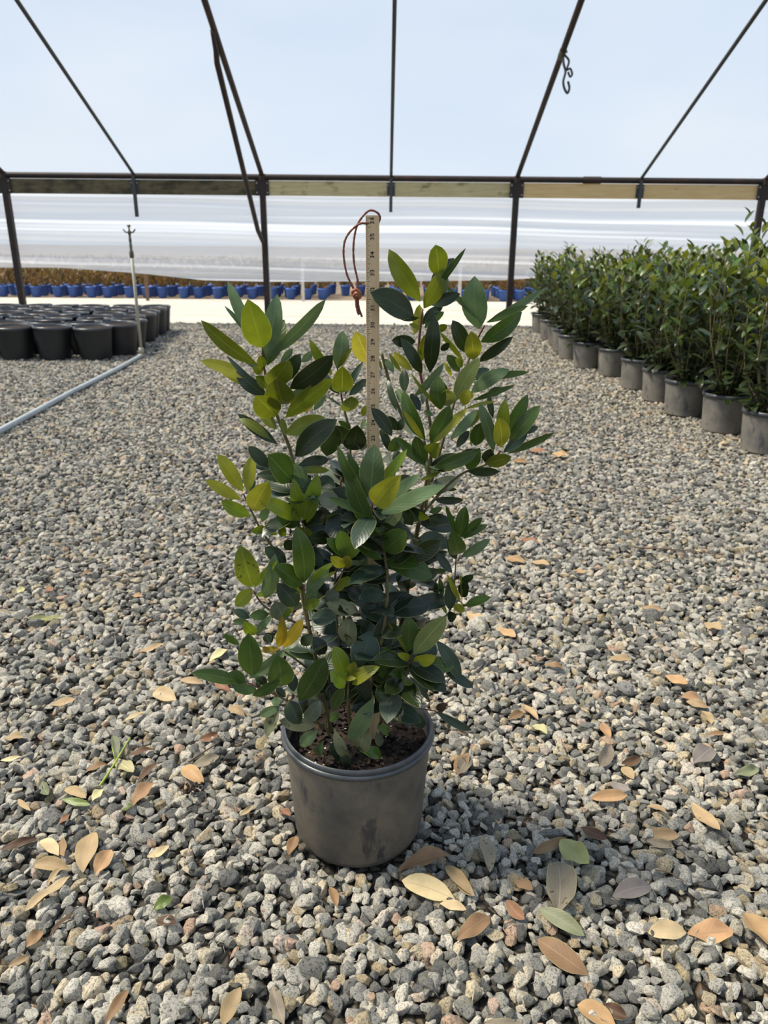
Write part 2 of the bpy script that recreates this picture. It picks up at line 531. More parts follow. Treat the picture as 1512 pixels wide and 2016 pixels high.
# ------------------------------------------------------------------ the setting: ground, road, field
YB = 10.34                                    # distance of the side wall with its posts
def quad_obj(name, x0, x1, y0, y1, z, mat, kind='structure', parent=None, nx=1, ny=1):
    b = MB()
    vs = [(x0 + (x1 - x0) * i / nx, y0 + (y1 - y0) * j / ny, z) for j in range(ny + 1) for i in range(nx + 1)]
    fs = [(j * (nx + 1) + i, j * (nx + 1) + i + 1, (j + 1) * (nx + 1) + i + 1, (j + 1) * (nx + 1) + i) for j in range(ny) for i in range(nx)]
    b.add(vs, fs)
    return tag(b.build(name, mat, parent, False), kind=kind)

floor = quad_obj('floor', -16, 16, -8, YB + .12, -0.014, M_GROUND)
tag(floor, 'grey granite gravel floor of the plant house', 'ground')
road = quad_obj('road', -40, 40, YB + .12, 14.75, -0.010, M_ROAD)
tag(road, 'bright white gravel road beyond the side wall', 'road')
field = quad_obj('field_ground', -60, 60, 14.75, 120, -0.02, M_FIELD)
tag(field, 'brown earth of the growing field beyond the road', 'ground')

# ---- gravel stones
def stone_mesh(seed):
    """angular crushed stone: bevelled hull of random points"""
    import bmesh
    r = random.Random(seed * 7 + 1)
    bm = bmesh.new()
    for _ in range(r.randint(13, 20)):
        n = Vector((r.gauss(0, 1), r.gauss(0, 1), r.gauss(0, 1))).normalized() * r.uniform(.86, 1.08)
        bm.verts.new(n)
    bmesh.ops.convex_hull(bm, input=bm.verts)
    for v in [v for v in bm.verts if not v.link_faces]: bm.verts.remove(v)
    bmesh.ops.dissolve_limit(bm, angle_limit=math.radians(14), verts=bm.verts, edges=bm.edges)
    bmesh.ops.bevel(bm, geom=list(bm.edges), offset=.085, segments=1, profile=.6, affect='EDGES')
    bmesh.ops.triangulate(bm, faces=bm.faces)
    off = Vector((seed * 3.1, seed * 1.7, 0))
    sx, sy, sz = r.uniform(1.0, 1.35), r.uniform(.78, 1.0), r.uniform(.62, .9)
    for v in bm.verts:
        v.co *= 1 + .08 * mnoise(v.co * 2.3 + off)
        v.co = Vector((v.co.x * sx, v.co.y * sy, v.co.z * sz))
    me = bpy.data.meshes.new('stone')
    bm.to_mesh(me); bm.free()
    me.materials.append(M_STONE)
    return me

STONES = [stone_mesh(i + 1) for i in range(14)]

def gravel_points():
    """x, y, z, size of each stone; density for a packed bed of ~2 cm crushed granite"""
    zones = [(0.35, 3.2, .0205, 1.18), (3.2, 5.2, .0205, 1.2), (5.2, 7.6, .024, 1.35), (7.6, 10.4, .029, 1.6)]
    out = []
    for y0, y1, sp, k in zones:
        for layer in range(2 if y0 < 3 else 1):
            rows = np.arange(y0, y1, sp * .87)
            for j, y in enumerate(rows):
                half = (y * _c + .40) * .512 + .45
                xs = np.arange(-half, half, sp) + (j % 2) * sp * .5 + layer * sp * .37
                n = len(xs)
                if layer: 
                    keep = RNG.random(n) < .38; xs = xs[keep]; n = len(xs)
                X = xs + RNG.normal(0, sp * .30, n)
                Y = y + RNG.normal(0, sp * .30, n)
                S = np.clip(np.exp(RNG.normal(math.log(.0108 * k), .28, n)), .0055 * k, .021 * k)
                Z = RNG.uniform(-.011, .0005, n) if not layer else RNG.uniform(-.005, .0050, n)
                out.append(np.stack([X, Y, Z - S * .15, S], 1))
    P = np.concatenate(out)
    big = RNG.random(len(P)) < .012
    P[big, 3] *= 1.7
    return P

PTS = gravel_points()
# ------------------------------------------------------------------ potted shrub: pot
Y0 = 1.1747
pot_c = at(705, 1450, Y0); PX = at(705, 1448, Y0).x
POT_H, POT_R, POT_RB, SOIL_Z = .2338, .1425, .1185, .193
d2 = (PTS[:, 0] - PX) ** 2 + (PTS[:, 1] - Y0) ** 2
PTS = PTS[d2 > (POT_RB + .004) ** 2]
# the 300 stones that show largest become parts of the floor; the rest is one gravel part
dep = PTS[:, 1] * _c + CAM_Z * _s
uu = PTS[:, 0] / dep * F_PX
vv = (CAM_Z * _c - PTS[:, 1] * _s) / dep * F_PX
infr = (np.abs(uu) < 740) & (np.abs(vv) < 985) & (PTS[:, 2] > -.008)
app = np.where(infr, PTS[:, 3] / dep, 0)
top = np.argsort(-app)[:300]
for i in top:
    x, y, z, s = PTS[i]
    o = link('stone', STONES[i % 14], floor)
    o.location = (x, y, z); o.scale = (s * .97, s * .97, s * .97)
    o.rotation_euler = (random.uniform(-.5, .5), random.uniform(-.5, .5), random.uniform(0, 6.28))
PTS = np.delete(PTS, top, 0)

def gravel_object():
    n_p = len(PTS)
    vs, fs, proto = [], [], []
    for k, me in enumerate(STONES):
        b = len(vs)
        vs += [tuple(v.co) for v in me.vertices]
        proto += [k] * len(me.vertices)
        fs += [tuple(i + b for i in p.vertices) for p in me.polygons]
    nv = len(vs)
    vs += [tuple(p) for p in PTS[:, :3]]
    me = bpy.data.meshes.new('gravel')
    me.from_pydata(vs, [], fs)
    me.materials.append(M_STONE)
    a = me.attributes.new('proto', 'INT', 'POINT')
    a.data.foreach_set('value', np.array(proto + [-1] * n_p, dtype=np.int32))
    a = me.attributes.new('pick', 'INT', 'POINT')
    a.data.foreach_set('value', np.concatenate([np.zeros(nv), RNG.integers(0, 14, n_p)]).astype(np.int32))
    a = me.attributes.new('rot', 'FLOAT_VECTOR', 'POINT')
    rot = np.zeros((nv + n_p, 3), dtype=np.float32)
    rot[nv:, 0] = RNG.normal(0, .35, n_p); rot[nv:, 1] = RNG.normal(0, .35, n_p); rot[nv:, 2] = RNG.uniform(0, 6.283, n_p)
    a.data.foreach_set('vector', rot.ravel())
    a = me.attributes.new('scl', 'FLOAT', 'POINT')
    a.data.foreach_set('value', np.concatenate([np.ones(nv), PTS[:, 3]]).astype(np.float32))
    o = link('gravel', me, floor)
    tag(o, 'loose grey granite gravel covering the floor', kind='stuff')
    ng = bpy.data.node_groups.new('gravel_scatter', 'GeometryNodeTree')
    ng.interface.new_socket('Geometry', in_out='INPUT', socket_type='NodeSocketGeometry')
    ng.interface.new_socket('Geometry', in_out='OUTPUT', socket_type='NodeSocketGeometry')
    N, L = ng.nodes, ng.links
    gi, go = N.new('NodeGroupInput'), N.new('NodeGroupOutput')
    def attr(name, t):
        x = N.new('GeometryNodeInputNamedAttribute'); x.data_type = t; x.inputs[0].default_value = name
        return x.outputs[0]
    cmp_ = N.new('FunctionNodeCompare'); cmp_.data_type = 'INT'; cmp_.operation = 'LESS_THAN'
    L.new(attr('proto', 'INT'), cmp_.inputs[2]); cmp_.inputs[3].default_value = 0
    sep = N.new('GeometryNodeSeparateGeometry'); sep.domain = 'POINT'
    L.new(gi.outputs[0], sep.inputs[0]); L.new(cmp_.outputs[0], sep.inputs[1])
    spl = N.new('GeometryNodeSplitToInstances'); spl.domain = 'POINT'
    L.new(sep.outputs[1], spl.inputs['Geometry']); L.new(attr('proto', 'INT'), spl.inputs['Group ID'])
    mtp = N.new('GeometryNodeMeshToPoints')
    L.new(sep.outputs[0], mtp.inputs['Mesh'])
    iop = N.new('GeometryNodeInstanceOnPoints')
    L.new(mtp.outputs[0], iop.inputs['Points']); L.new(spl.outputs[0], iop.inputs['Instance'])
    iop.inputs['Pick Instance'].default_value = True
    L.new(attr('pick', 'INT'), iop.inputs['Instance Index'])
    e2r = N.new('FunctionNodeEulerToRotation')
    L.new(attr('rot', 'FLOAT_VECTOR'), e2r.inputs[0]); L.new(e2r.outputs[0], iop.inputs['Rotation'])
    L.new(attr('scl', 'FLOAT'), iop.inputs['Scale'])
    L.new(iop.outputs[0], go.inputs[0])
    md = o.modifiers.new('scatter', 'NODES'); md.node_group = ng
gravel_object()

# ------------------------------------------------------------------ the house frame
Z_RAIL = at(756, 351, YB).z
Z_BOARD0, Z_BOARD1 = at(756, 387, YB).z, at(756, 358, YB).z
post_px = [(8, 'brown steel post at the far left, behind the black pots'),
           (516, 'brown steel post with a diagonal brace, behind the shrub, left of the measuring stick'),
           (1018, 'brown steel post between the measuring stick and the row of shrubs'),
           (1507, 'brown steel post at the far right above the potted shrubs')]
POST_X = [at(p, 352, YB).x for p, _ in post_px]
BAY = (POST_X[3] - POST_X[0]) / 3
bolt = MB(); bolt.lathe([(0.0, .006), (.007, .006), (.010, .002), (.010, 0)], 8); BOLT = bolt.mesh('bolt', M_BOLT)
def add_bolt(parent, p):
    o = link('bolt', BOLT, parent); o.rotation_euler = (math.pi / 2, 0, 0); o.location = p
    return o

for X, (_, lab) in zip(POST_X, post_px):
    t = empty('steel_post', (X, YB, 0)); tag(t, lab, 'post', 'posts of the side wall')
    b = MB(); b.box((0, 0, Z_RAIL / 2 - .03), (.072, .072, Z_RAIL + .02)); b.build('post_tube', M_POST, t, False)
    for s in (-1, 1):
        b = MB()
        b.box((s * .062, -.030, (Z_BOARD0 + Z_BOARD1) / 2), (.05, .008, Z_BOARD1 - Z_BOARD0 + .01))
        b.box((s * .040, -.004, (Z_BOARD0 + Z_BOARD1) / 2), (.008, .05, Z_BOARD1 - Z_BOARD0 + .01))
        br = b.build('bracket', M_POST, t, False)
        add_bolt(br, (s * .066, -.035, Z_BOARD1 - .03)); add_bolt(br, (s * .066, -.035, Z_BOARD0 + .03))
    b = MB(); b.lathe([(.05, -.02), (.05, .05), (.04, .06)], 14, (0, 0, Z_RAIL - .02)); b.build('collar', M_POST, t, True, 40)

rail = empty('eave_rail', (0, YB, Z_RAIL)); tag(rail, 'brown steel eave pipe running across the tops of the posts', 'pipe')
b = MB(); b.tube([(POST_X[0] - BAY * 1.2, 0, .0), (POST_X[3] + BAY * 1.2, 0, .0)], .036, 14); b.build('pipe', M_POST, rail, True, 40)
xc = at(1165, 360, YB).x
b = MB(); b.tube([(xc - .11, 0, 0), (xc + .11, 0, 0)], .043, 14); b.build('coupling', M_POST, rail, True, 40)

BMATS = [M_WOOD_OLD, M_WOOD_MID, M_WOOD_NEW]
BLABS = ['dark weathered wooden board under the eave pipe, left bay', 'yellowish stained wooden board under the eave pipe, middle bay',
         'fresh tan wooden board under the eave pipe, right bay']
for i in range(3):
    x0, x1 = POST_X[i] + .045, POST_X[i + 1] - .045
    xm = (x0 + x1) / 2
    t = empty('wooden_board', (xm, YB, (Z_BOARD0 + Z_BOARD1) / 2)); tag(t, BLABS[i], 'board', 'boards under the eave pipe')
    hh = Z_BOARD1 - Z_BOARD0
    for k in (0, 1):                                   # two planks butt at the mid bracket
        a0, a1 = (x0, xm - .004) if k == 0 else (xm + .004, x1)
        b = MB(); b.box(((a0 + a1) / 2 - xm, .012 + .003 * k, 0), (a1 - a0, .038, hh)); b.build('plank', BMATS[i], t, False)

# bows: they rise from the eave at ~22.6 degrees and arch over the camera
SL = math.tan(math.radians(22.6))
def bow_profile():
    y, z, s = YB, Z_RAIL + .02, SL
    pts = [(y, z)]
    while y > 2.5:
        st = .3
        if y < 6.6: s = SL * max(0, (y - 2.5) / 4.1)
        y -= st; z += s * st
        pts.append((y, z))
    yr = pts[-1][0]
    return pts + [(2 * yr - p[0], p[1]) for p in reversed(pts[:-1])]
PROF = bow_profile()

for i, X in enumerate(POST_X):
    labs = ['thick rusty roof bow at the far left above the left post', 'thick rusty roof bow joined by a diagonal brace',
            'thick rusty roof bow with a clamp and wire hook', 'thick rusty roof bow at the far right corner']
    t = empty('roof_bow', (X, YB, Z_RAIL)); tag(t, labs[i], 'roof bow', 'roof bows')
    b = MB(); b.tube([(0, y - YB, z - Z_RAIL) for y, z in PROF], .029, 10); b.build('bow_tube', M_POST, t, True, 40)
mids = [(264, 427, 'thin grey roof bow meeting the dark weathered board'), (770, 418, 'thin grey roof bow right above the measuring stick'),
        (1262, 410, 'thin grey roof bow meeting the fresh tan board')]
for px, yb, lab in mids:
    X = at(px, 352, YB).x; zb = at(px, yb, YB).z
    t = empty('roof_bow', (X, YB, Z_RAIL)); tag(t, lab, 'roof bow', 'roof bows')
    b = MB(); b.tube([(0, y - YB, z - Z_RAIL) for y, z in PROF], .020, 10); b.build('bow_tube', M_GALV, t, True, 40)
    b = MB(); b.box((0, -.028, (zb - Z_RAIL) / 2), (.040, .034, Z_RAIL - zb)); b.build('socket', M_GALV, t, False)
    b = MB(); b.box((0, -.012, (Z_BOARD0 + Z_BOARD1) / 2 - Z_RAIL), (.10, .008, Z_BOARD1 - Z_BOARD0 - .02)); br = b.build('bracket', M_GALV, t, False)
    add_bolt(br, (.034, -.018, Z_BOARD1 - Z_RAIL - .04)); add_bolt(br, (-.034, -.018, Z_BOARD1 - Z_RAIL - .04))

# diagonal brace from the second bow down to its post
Xb = POST_X[1]
def bow_z(y):
    ys = [p[0] for p in PROF][::-1]; zs = [p[1] for p in PROF][::-1]
    return float(np.interp(y, ys, zs))
yb_ = 8.05
p_top = Vector((Xb - .03, yb_, bow_z(yb_) - .03)); p_bot = Vector((Xb - .015, YB - .045, at(516, 482, YB).z))
t = empty('diagonal_brace', p_bot); tag(t, 'brown diagonal tube bracing the roof bow against its post', 'brace')
b = MB(); q0, q1 = p_top - p_bot, Vector((0, 0, 0))
side = Vector((-.02, -.02, 0))
b.tube([q0 + Vector((.02, -.22, .085)), q0 + Vector((0, 0, -.02)), q0.lerp(q1, .06) + side, q0.lerp(q1, .90) + side, q1 + Vector((0, 0, .02)), q1 + Vector((0, .01, -.12))], [.018, .026, .029, .029, .022, .016], 10)
b.build('brace_tube', M_POST, t, True, 40)

# clamp with a wire hook on the third bow
yk = None
for y_ in np.arange(6.5, 10, .02):
    r_ = ray(1113, 105)
    if CAM_Z + r_.z * y_ / r_.y < bow_z(y_):
        yk = y_; break
yk = 7.9 if yk is None else yk
# distance at which the sight line of the clamp meets the bow
best = min(np.arange(6.6, 10.2, .02), key=lambda yy: abs(at(1113, 105, yy).z - bow_z(yy)))
kp = Vector((POST_X[2], best, bow_z(best)))
t = empty('wire_hook', kp); t.scale = (.9, .9, .9); tag(t, 'small clamp and bent wire hook hanging from the roof bow', 'hook')
b = MB(); dirb = Vector((0, -1, SL)).normalized()
b.tube([dirb * -.06, dirb * .06], .037, 12); b.build('clamp_band', M_BRASS, t, True, 40)
for k in (0, 1):
    o = link('bolt', BOLT, t); o.location = dirb * (.03 - .06 * k) + Vector((.038, -.01, 0)); o.rotation_euler = (0, math.pi / 2, 0); o.scale = (1.6, 1.6, 1.6)
b = MB(); b.tube(catmull([(.01, -.02, -.03), (.02, -.03, -.10), (.045, -.03, -.17), (.03, -.03, -.26), (.05, -.03, -.33), (.085, -.03, -.37), (.10, -.03, -.32), (.08, -.03, -.26)], 5), .013, 6)
b.build('hook_wire', M_GALV, t)
b = MB(); b.tube(catmull([(.03, -.02, -.02), (.075, -.02, -.07), (.06, -.02, -.15), (.095, -.02, -.14), (.12, -.02, -.19), (.10, -.02, -.215), (.075, -.02, -.17)], 5), .011, 6)
b.build('wire_loop', M_GALV, t)

# ---- films
b = MB()
xs = np.linspace(-15, 15, 61)
vs, fs = [], []
for j, (y, z) in enumerate(PROF):
    for i, x in enumerate(xs):
        ph = (x - POST_X[0]) / (BAY / 2)
        vs.append((x, y, z + .032 - .02 * abs(math.sin(math.pi * ph)) + .004 * mnoise(Vector((x * 1.3, y * 1.3, 3)))))
nx = len(xs)
for j in range(len(PROF) - 1):
    for i in range(nx - 1):
        fs.append((j * nx + i, j * nx + i + 1, (j + 1) * nx + i + 1, (j + 1) * nx + i))
b.add(vs, fs)
tag(b.build('ceiling', M_ROOF), 'clear plastic film stretched over the roof bows', 'roof film', kind='structure')

bot = [(-500, 524), (0, 527), (110, 527), (200, 533), (290, 540), (400, 552), (520, 555), (800, 554), (1000, 552), (1070, 546), (1300, 540), (1512, 536), (2000, 532)]
b = MB()
xs = np.linspace(at(-450, 400, YB).x, at(1960, 400, YB).x, 150); nz = 90
vs, fs = [], []
ctrl = [(at(p, y, YB + .06)) for p, y in bot]
cx, cz = [c.x for c in ctrl], [c.z for c in ctrl]
ztop = Z_RAIL - .01
for i, x in enumerate(xs):
    zb = float(np.interp(x, cx, cz))
    for k in range(nz):
        t_ = k / (nz - 1)
        z = ztop + (zb - ztop) * t_
        tilt = z * 1.0 + x * .025 * t_ + .05 * mnoise(Vector((x * .35, 0, z * .8)))
        f1 = mnoise(Vector((x * .07, 1.7, tilt * 7.5)))
        f2 = mnoise(Vector((x * .15, 5.2, tilt * 19.0)))
        env = .2 + .8 * min(1, t_ * 2.5)
        yy = YB + .075 + env * (.085 * f1 + .030 * f2) + .02
        vs.append((x, yy, z))
for i in range(len(xs) - 1):
    for k in range(nz - 1):
        fs.append((i * nz + k, i * nz + k + 1, (i + 1) * nz + k + 1, (i + 1) * nz + k))
b.add(vs, fs)
tag(b.build('wall_back', M_SIDE), 'white translucent plastic side curtain with horizontal folds', 'curtain', kind='structure')

# ---- stakes beyond the curtain
stk = [(291, 527, 591, M_STAKE_BR, 'brown wooden stake at the road edge, left of the brace post'), (531, 525, 592, M_STAKE_GR, 'thin grey stake just right of the brace post'),
       (597, 521, 592, M_STAKE, 'white stake at the road edge, left of the leather cord'), (904, 508, 598, M_STAKE, 'white stake at the road edge, behind the shrub top'),]
for px, y0, y1, mt, lab in stk:
    g = ground(px, y1)
    zt = at(px, y0, g.y).z
    t = MB(); t.box((0, 0, zt / 2 - .02), (.055, .03, zt + .04)); t.box((0, 0, zt + .01), (.035, .02, .04))
    o = t.build('stake', mt, None, False); o.location = (g.x, g.y, 0); tag(o, lab, 'stake', 'stakes along the road')

# ------------------------------------------------------------------ generic leaf meshes
def leaf_geo(mb, B, T, W, N, curl=.06, fold=.25, rows=9, cols=5, wave=0.0, tipc=0.0, pet=.05, asym=0.0):
    """leaf blade from base B to tip T, full width W, face normal N"""
    D = T - B; L = D.length
    if L < 1e-5: return
    t = D / L
    N = (N - t * N.dot(t)).normalized()
    S = t.cross(N)
    vs, uv, fs = [], [], []
    mx = (.5 ** .62) * (.5 ** .62)
    for r in range(rows):
        v = r / (rows - 1)
        if v < pet: wv = .05
        else:
            q = (v - pet) / (1 - pet)
            wv = max(.035, ((q ** .62) * ((1 - q) ** .66)) / .415)
            wv = min(wv, 1.0)
        if r == rows - 1: wv = .03
        off = N * (curl * L * 4 * v * (1 - v)) - N * (tipc * L * v ** 3)
        c = B + D * v + off + S * (asym * L * math.sin(v * math.pi))
        for k in range(cols):
            u = k / (cols - 1) * 2 - 1
            lat = u * wv * W / 2
            up = fold * abs(lat) - (.35 * abs(lat) * abs(u) * fold)
            up += wave * W * wv * u * math.sin(v * 9.0 + u)
            vs.append(c + S * lat + N * up)
            uv.append((u * .5 + .5, v))
    for r in range(rows - 1):
        for k in range(cols - 1):
            a = r * cols + k
            fs.append((a, a + 1, a + cols + 1, a + cols))
    mb.add(vs, fs, uv)
# ------------------------------------------------------------------ the potted shrub in the foreground
shrub = empty('potted_shrub', (PX, Y0, 0))
tag(shrub, 'tall leafy green shrub in a dusty grey nursery pot in the foreground', 'potted shrub')
O = Vector((PX, Y0, 0))
b = MB()
h, R, rb = POT_H, POT_R, POT_RB
b.lathe([(rb - .012, .0), (rb - .004, .003), (rb, .012), (rb + .004, .02), (rb + .0165, h - .022), (rb + .0165, h - .02),
         (R - .012, h - .014), (R - .0125, .17), (R - .018, .16), (rb - .006, .02), (0.001, .012)], 72)
pot = b.build('pot', M_POT, shrub, True, 35)
b = MB()
b.lathe([(rb + .0160, h - .022), (R - .002, h - .019), (R, h - .015), (R - .001, h - .011), (R - .0045, h - .0095), (R - .0040, h - .006), (R - .0055, h - .001), (R - .0085, h), (R - .0105, h - .003),
         (R - .0125, h - .008), (R - .013, h - .02)], 72)
b.build('rim', M_RIM, pot, True, 60)
b = MB()
vs, fs = [], []
nr, na = 14, 48
for i in range(nr):
    r_ = (R - .0145) * i / (nr - 1)
    for k in range(na):
        a_ = 2 * math.pi * k / na
        x, y = r_ * math.cos(a_), r_ * math.sin(a_)
        vs.append((x, y, SOIL_Z + .008 * mnoise(Vector((x * 30, y * 30, 1))) + .004 * mnoise(Vector((x * 90, y * 90, 4))) - .004))
for i in range(nr - 1):
    for k in range(na):
        k2 = (k + 1) % na
        fs.append((i * na + k, (i + 1) * na + k, (i + 1) * na + k2, i * na + k2))
b.add(vs, fs)
soil = b.build('soil', M_SOIL, shrub)
rr = random.Random(3)
b = MB()
for i in range(420):
    a_ = rr.uniform(0, 6.283); r_ = (R - .018) * math.sqrt(rr.random())
    b.mi = 1 if rr.random() < .07 else 0
    s = rr.uniform(.002, .007) if b.mi == 0 else rr.uniform(.0015, .003)
    b.box((r_ * math.cos(a_), r_ * math.sin(a_), SOIL_Z + rr.uniform(-.001, .005)), (s * rr.uniform(1, 2.2), s, s * .6),
          Euler((rr.uniform(-.6, .6), rr.uniform(-.6, .6), rr.uniform(0, 3))).to_matrix())
tag(b.build('bark_chips', [M_BARK, M_PERLITE], soil, False), kind='stuff')

def P3(px, py, c):                                   # point of the plant: pixel and metres in front of the pot's axis
    return at(px, py, Y0 - c) - O

STEMS = [
    [(652, 1440, .02, 6), (622, 1300, .03, 5.5), (592, 1150, .02, 5), (585, 1000, .02, 4.5), (575, 900, .0, 4), (546, 820, 0, 3.4), (523, 740, 0, 2.6), (516, 690, 0, 2)],
    [(690, 1440, -.03, 5), (676, 1200, -.05, 4), (690, 1000, -.05, 3.5), (688, 860, -.05, 3), (676, 800, -.05, 2.4), (671, 772, -.05, 2), (664, 722, -.05, 1.6)],
    [(702, 1440, .03, 6), (752, 1260, .06, 5), (762, 1130, .06, 4), (746, 1055, .07, 3), (734, 1010, .08, 2.6), (733, 990, .08, 2.2)],
    [(742, 1440, -.01, 7), (786, 1250, -.02, 6), (815, 1080, -.02, 5.5), (838, 960, -.01, 5), (850, 880, 0, 4), (842, 800, 0, 3.4), (824, 710, -.01, 3), (832, 608, -.01, 2.2)],
    [(846, 960, -.03, 4), (895, 790, -.03, 3), (930, 690, -.03, 2.4), (954, 640, -.03, 2)],
    [(832, 1010, 0, 4), (882, 955, .005, 3), (918, 928, .01, 2.6), (958, 914, .015, 2.4), (986, 888, .02, 2)],
    [(838, 1000, .02, 3.6), (846, 930, .04, 3), (840, 898, .04, 2.4), (836, 868, .04, 2)],
    [(592, 1160, .03, 3.4), (545, 1090, .04, 3), (512, 1040, .04, 2.6), (496, 1008, .04, 2.2), (479, 972, .04, 1.6)],
    [(612, 1090, .04, 3), (600, 1044, .05, 2.4), (594, 1026, .05, 2)],
    [(604, 1236, .03, 3.4), (560, 1215, .05, 2.8), (520, 1193, .06, 2.2), (498, 1162, .06, 1.8)],
    [(612, 1260, .04, 3), (602, 1190, .07, 2.4), (598, 1150, .07, 1.8)],
    [(636, 1178, .04, 2.6), (664, 1148, .07, 2), (679, 1115, .08, 1.6)],
    [(746, 1430, .03, 4), (786, 1345, .07, 3), (806, 1310, .08, 2.4), (810, 1288, .08, 1.8)],
    [(796, 1260, -.02, 3), (840, 1226, -.01, 2.4), (884, 1206, -.01, 2), (895, 1140, -.01, 1.7), (898, 1100, -.01, 1.6), (906, 1064, -.01, 1.4)],
    [(648, 1440, .03, 4), (612, 1412, .06, 3.4), (566, 1380, .08, 2.8), (520, 1358, .09, 2.2), (486, 1343, .09, 1.6)],
    [(692, 1440, .05, 3.4), (684, 1390, .08, 3), (687, 1338, .09, 2)],
    [(760, 1410, .02, 2.6), (806, 1394, .0, 2), (858, 1400, .0, 1.5)],
    [(650, 1450, .05, 3), (642, 1432, .07, 2.4), (640, 1400, .08, 1.8)],
    [(622, 1330, .03, 3), (585, 1300, .05, 2.4), (556, 1280, .06, 1.8)],
    [(796, 830, -.02, 3.6), (772, 770, -.02, 3.6), (760, 728, -.02, 3.4), (751, 696, -.02, 3.2)],
    [(672, 1300, .02, 4), (660, 1180, .02, 3), (664, 1040, .02, 2.5), (672, 940, .01, 2)],
]
for st in STEMS:
    pts = catmull([P3(x, y, c) for x, y, c, _ in st], 5)
    rad = np.interp(np.linspace(0, len(st) - 1, len(pts)), range(len(st)), [s[3] * .00072 for s in st])
    b = MB(); b.tube(pts, list(rad), 7)
    n7 = len(pts)
    o = b.build('stem', [M_STEM, M_SHOOT], shrub)
    red = int(n7 * .74)
    mi = [1 if (i // 7) >= red and st[-1][3] < 2.3 else 0 for i in range(len(o.data.polygons))]
    o.data.polygons.foreach_set('material_index', mi)

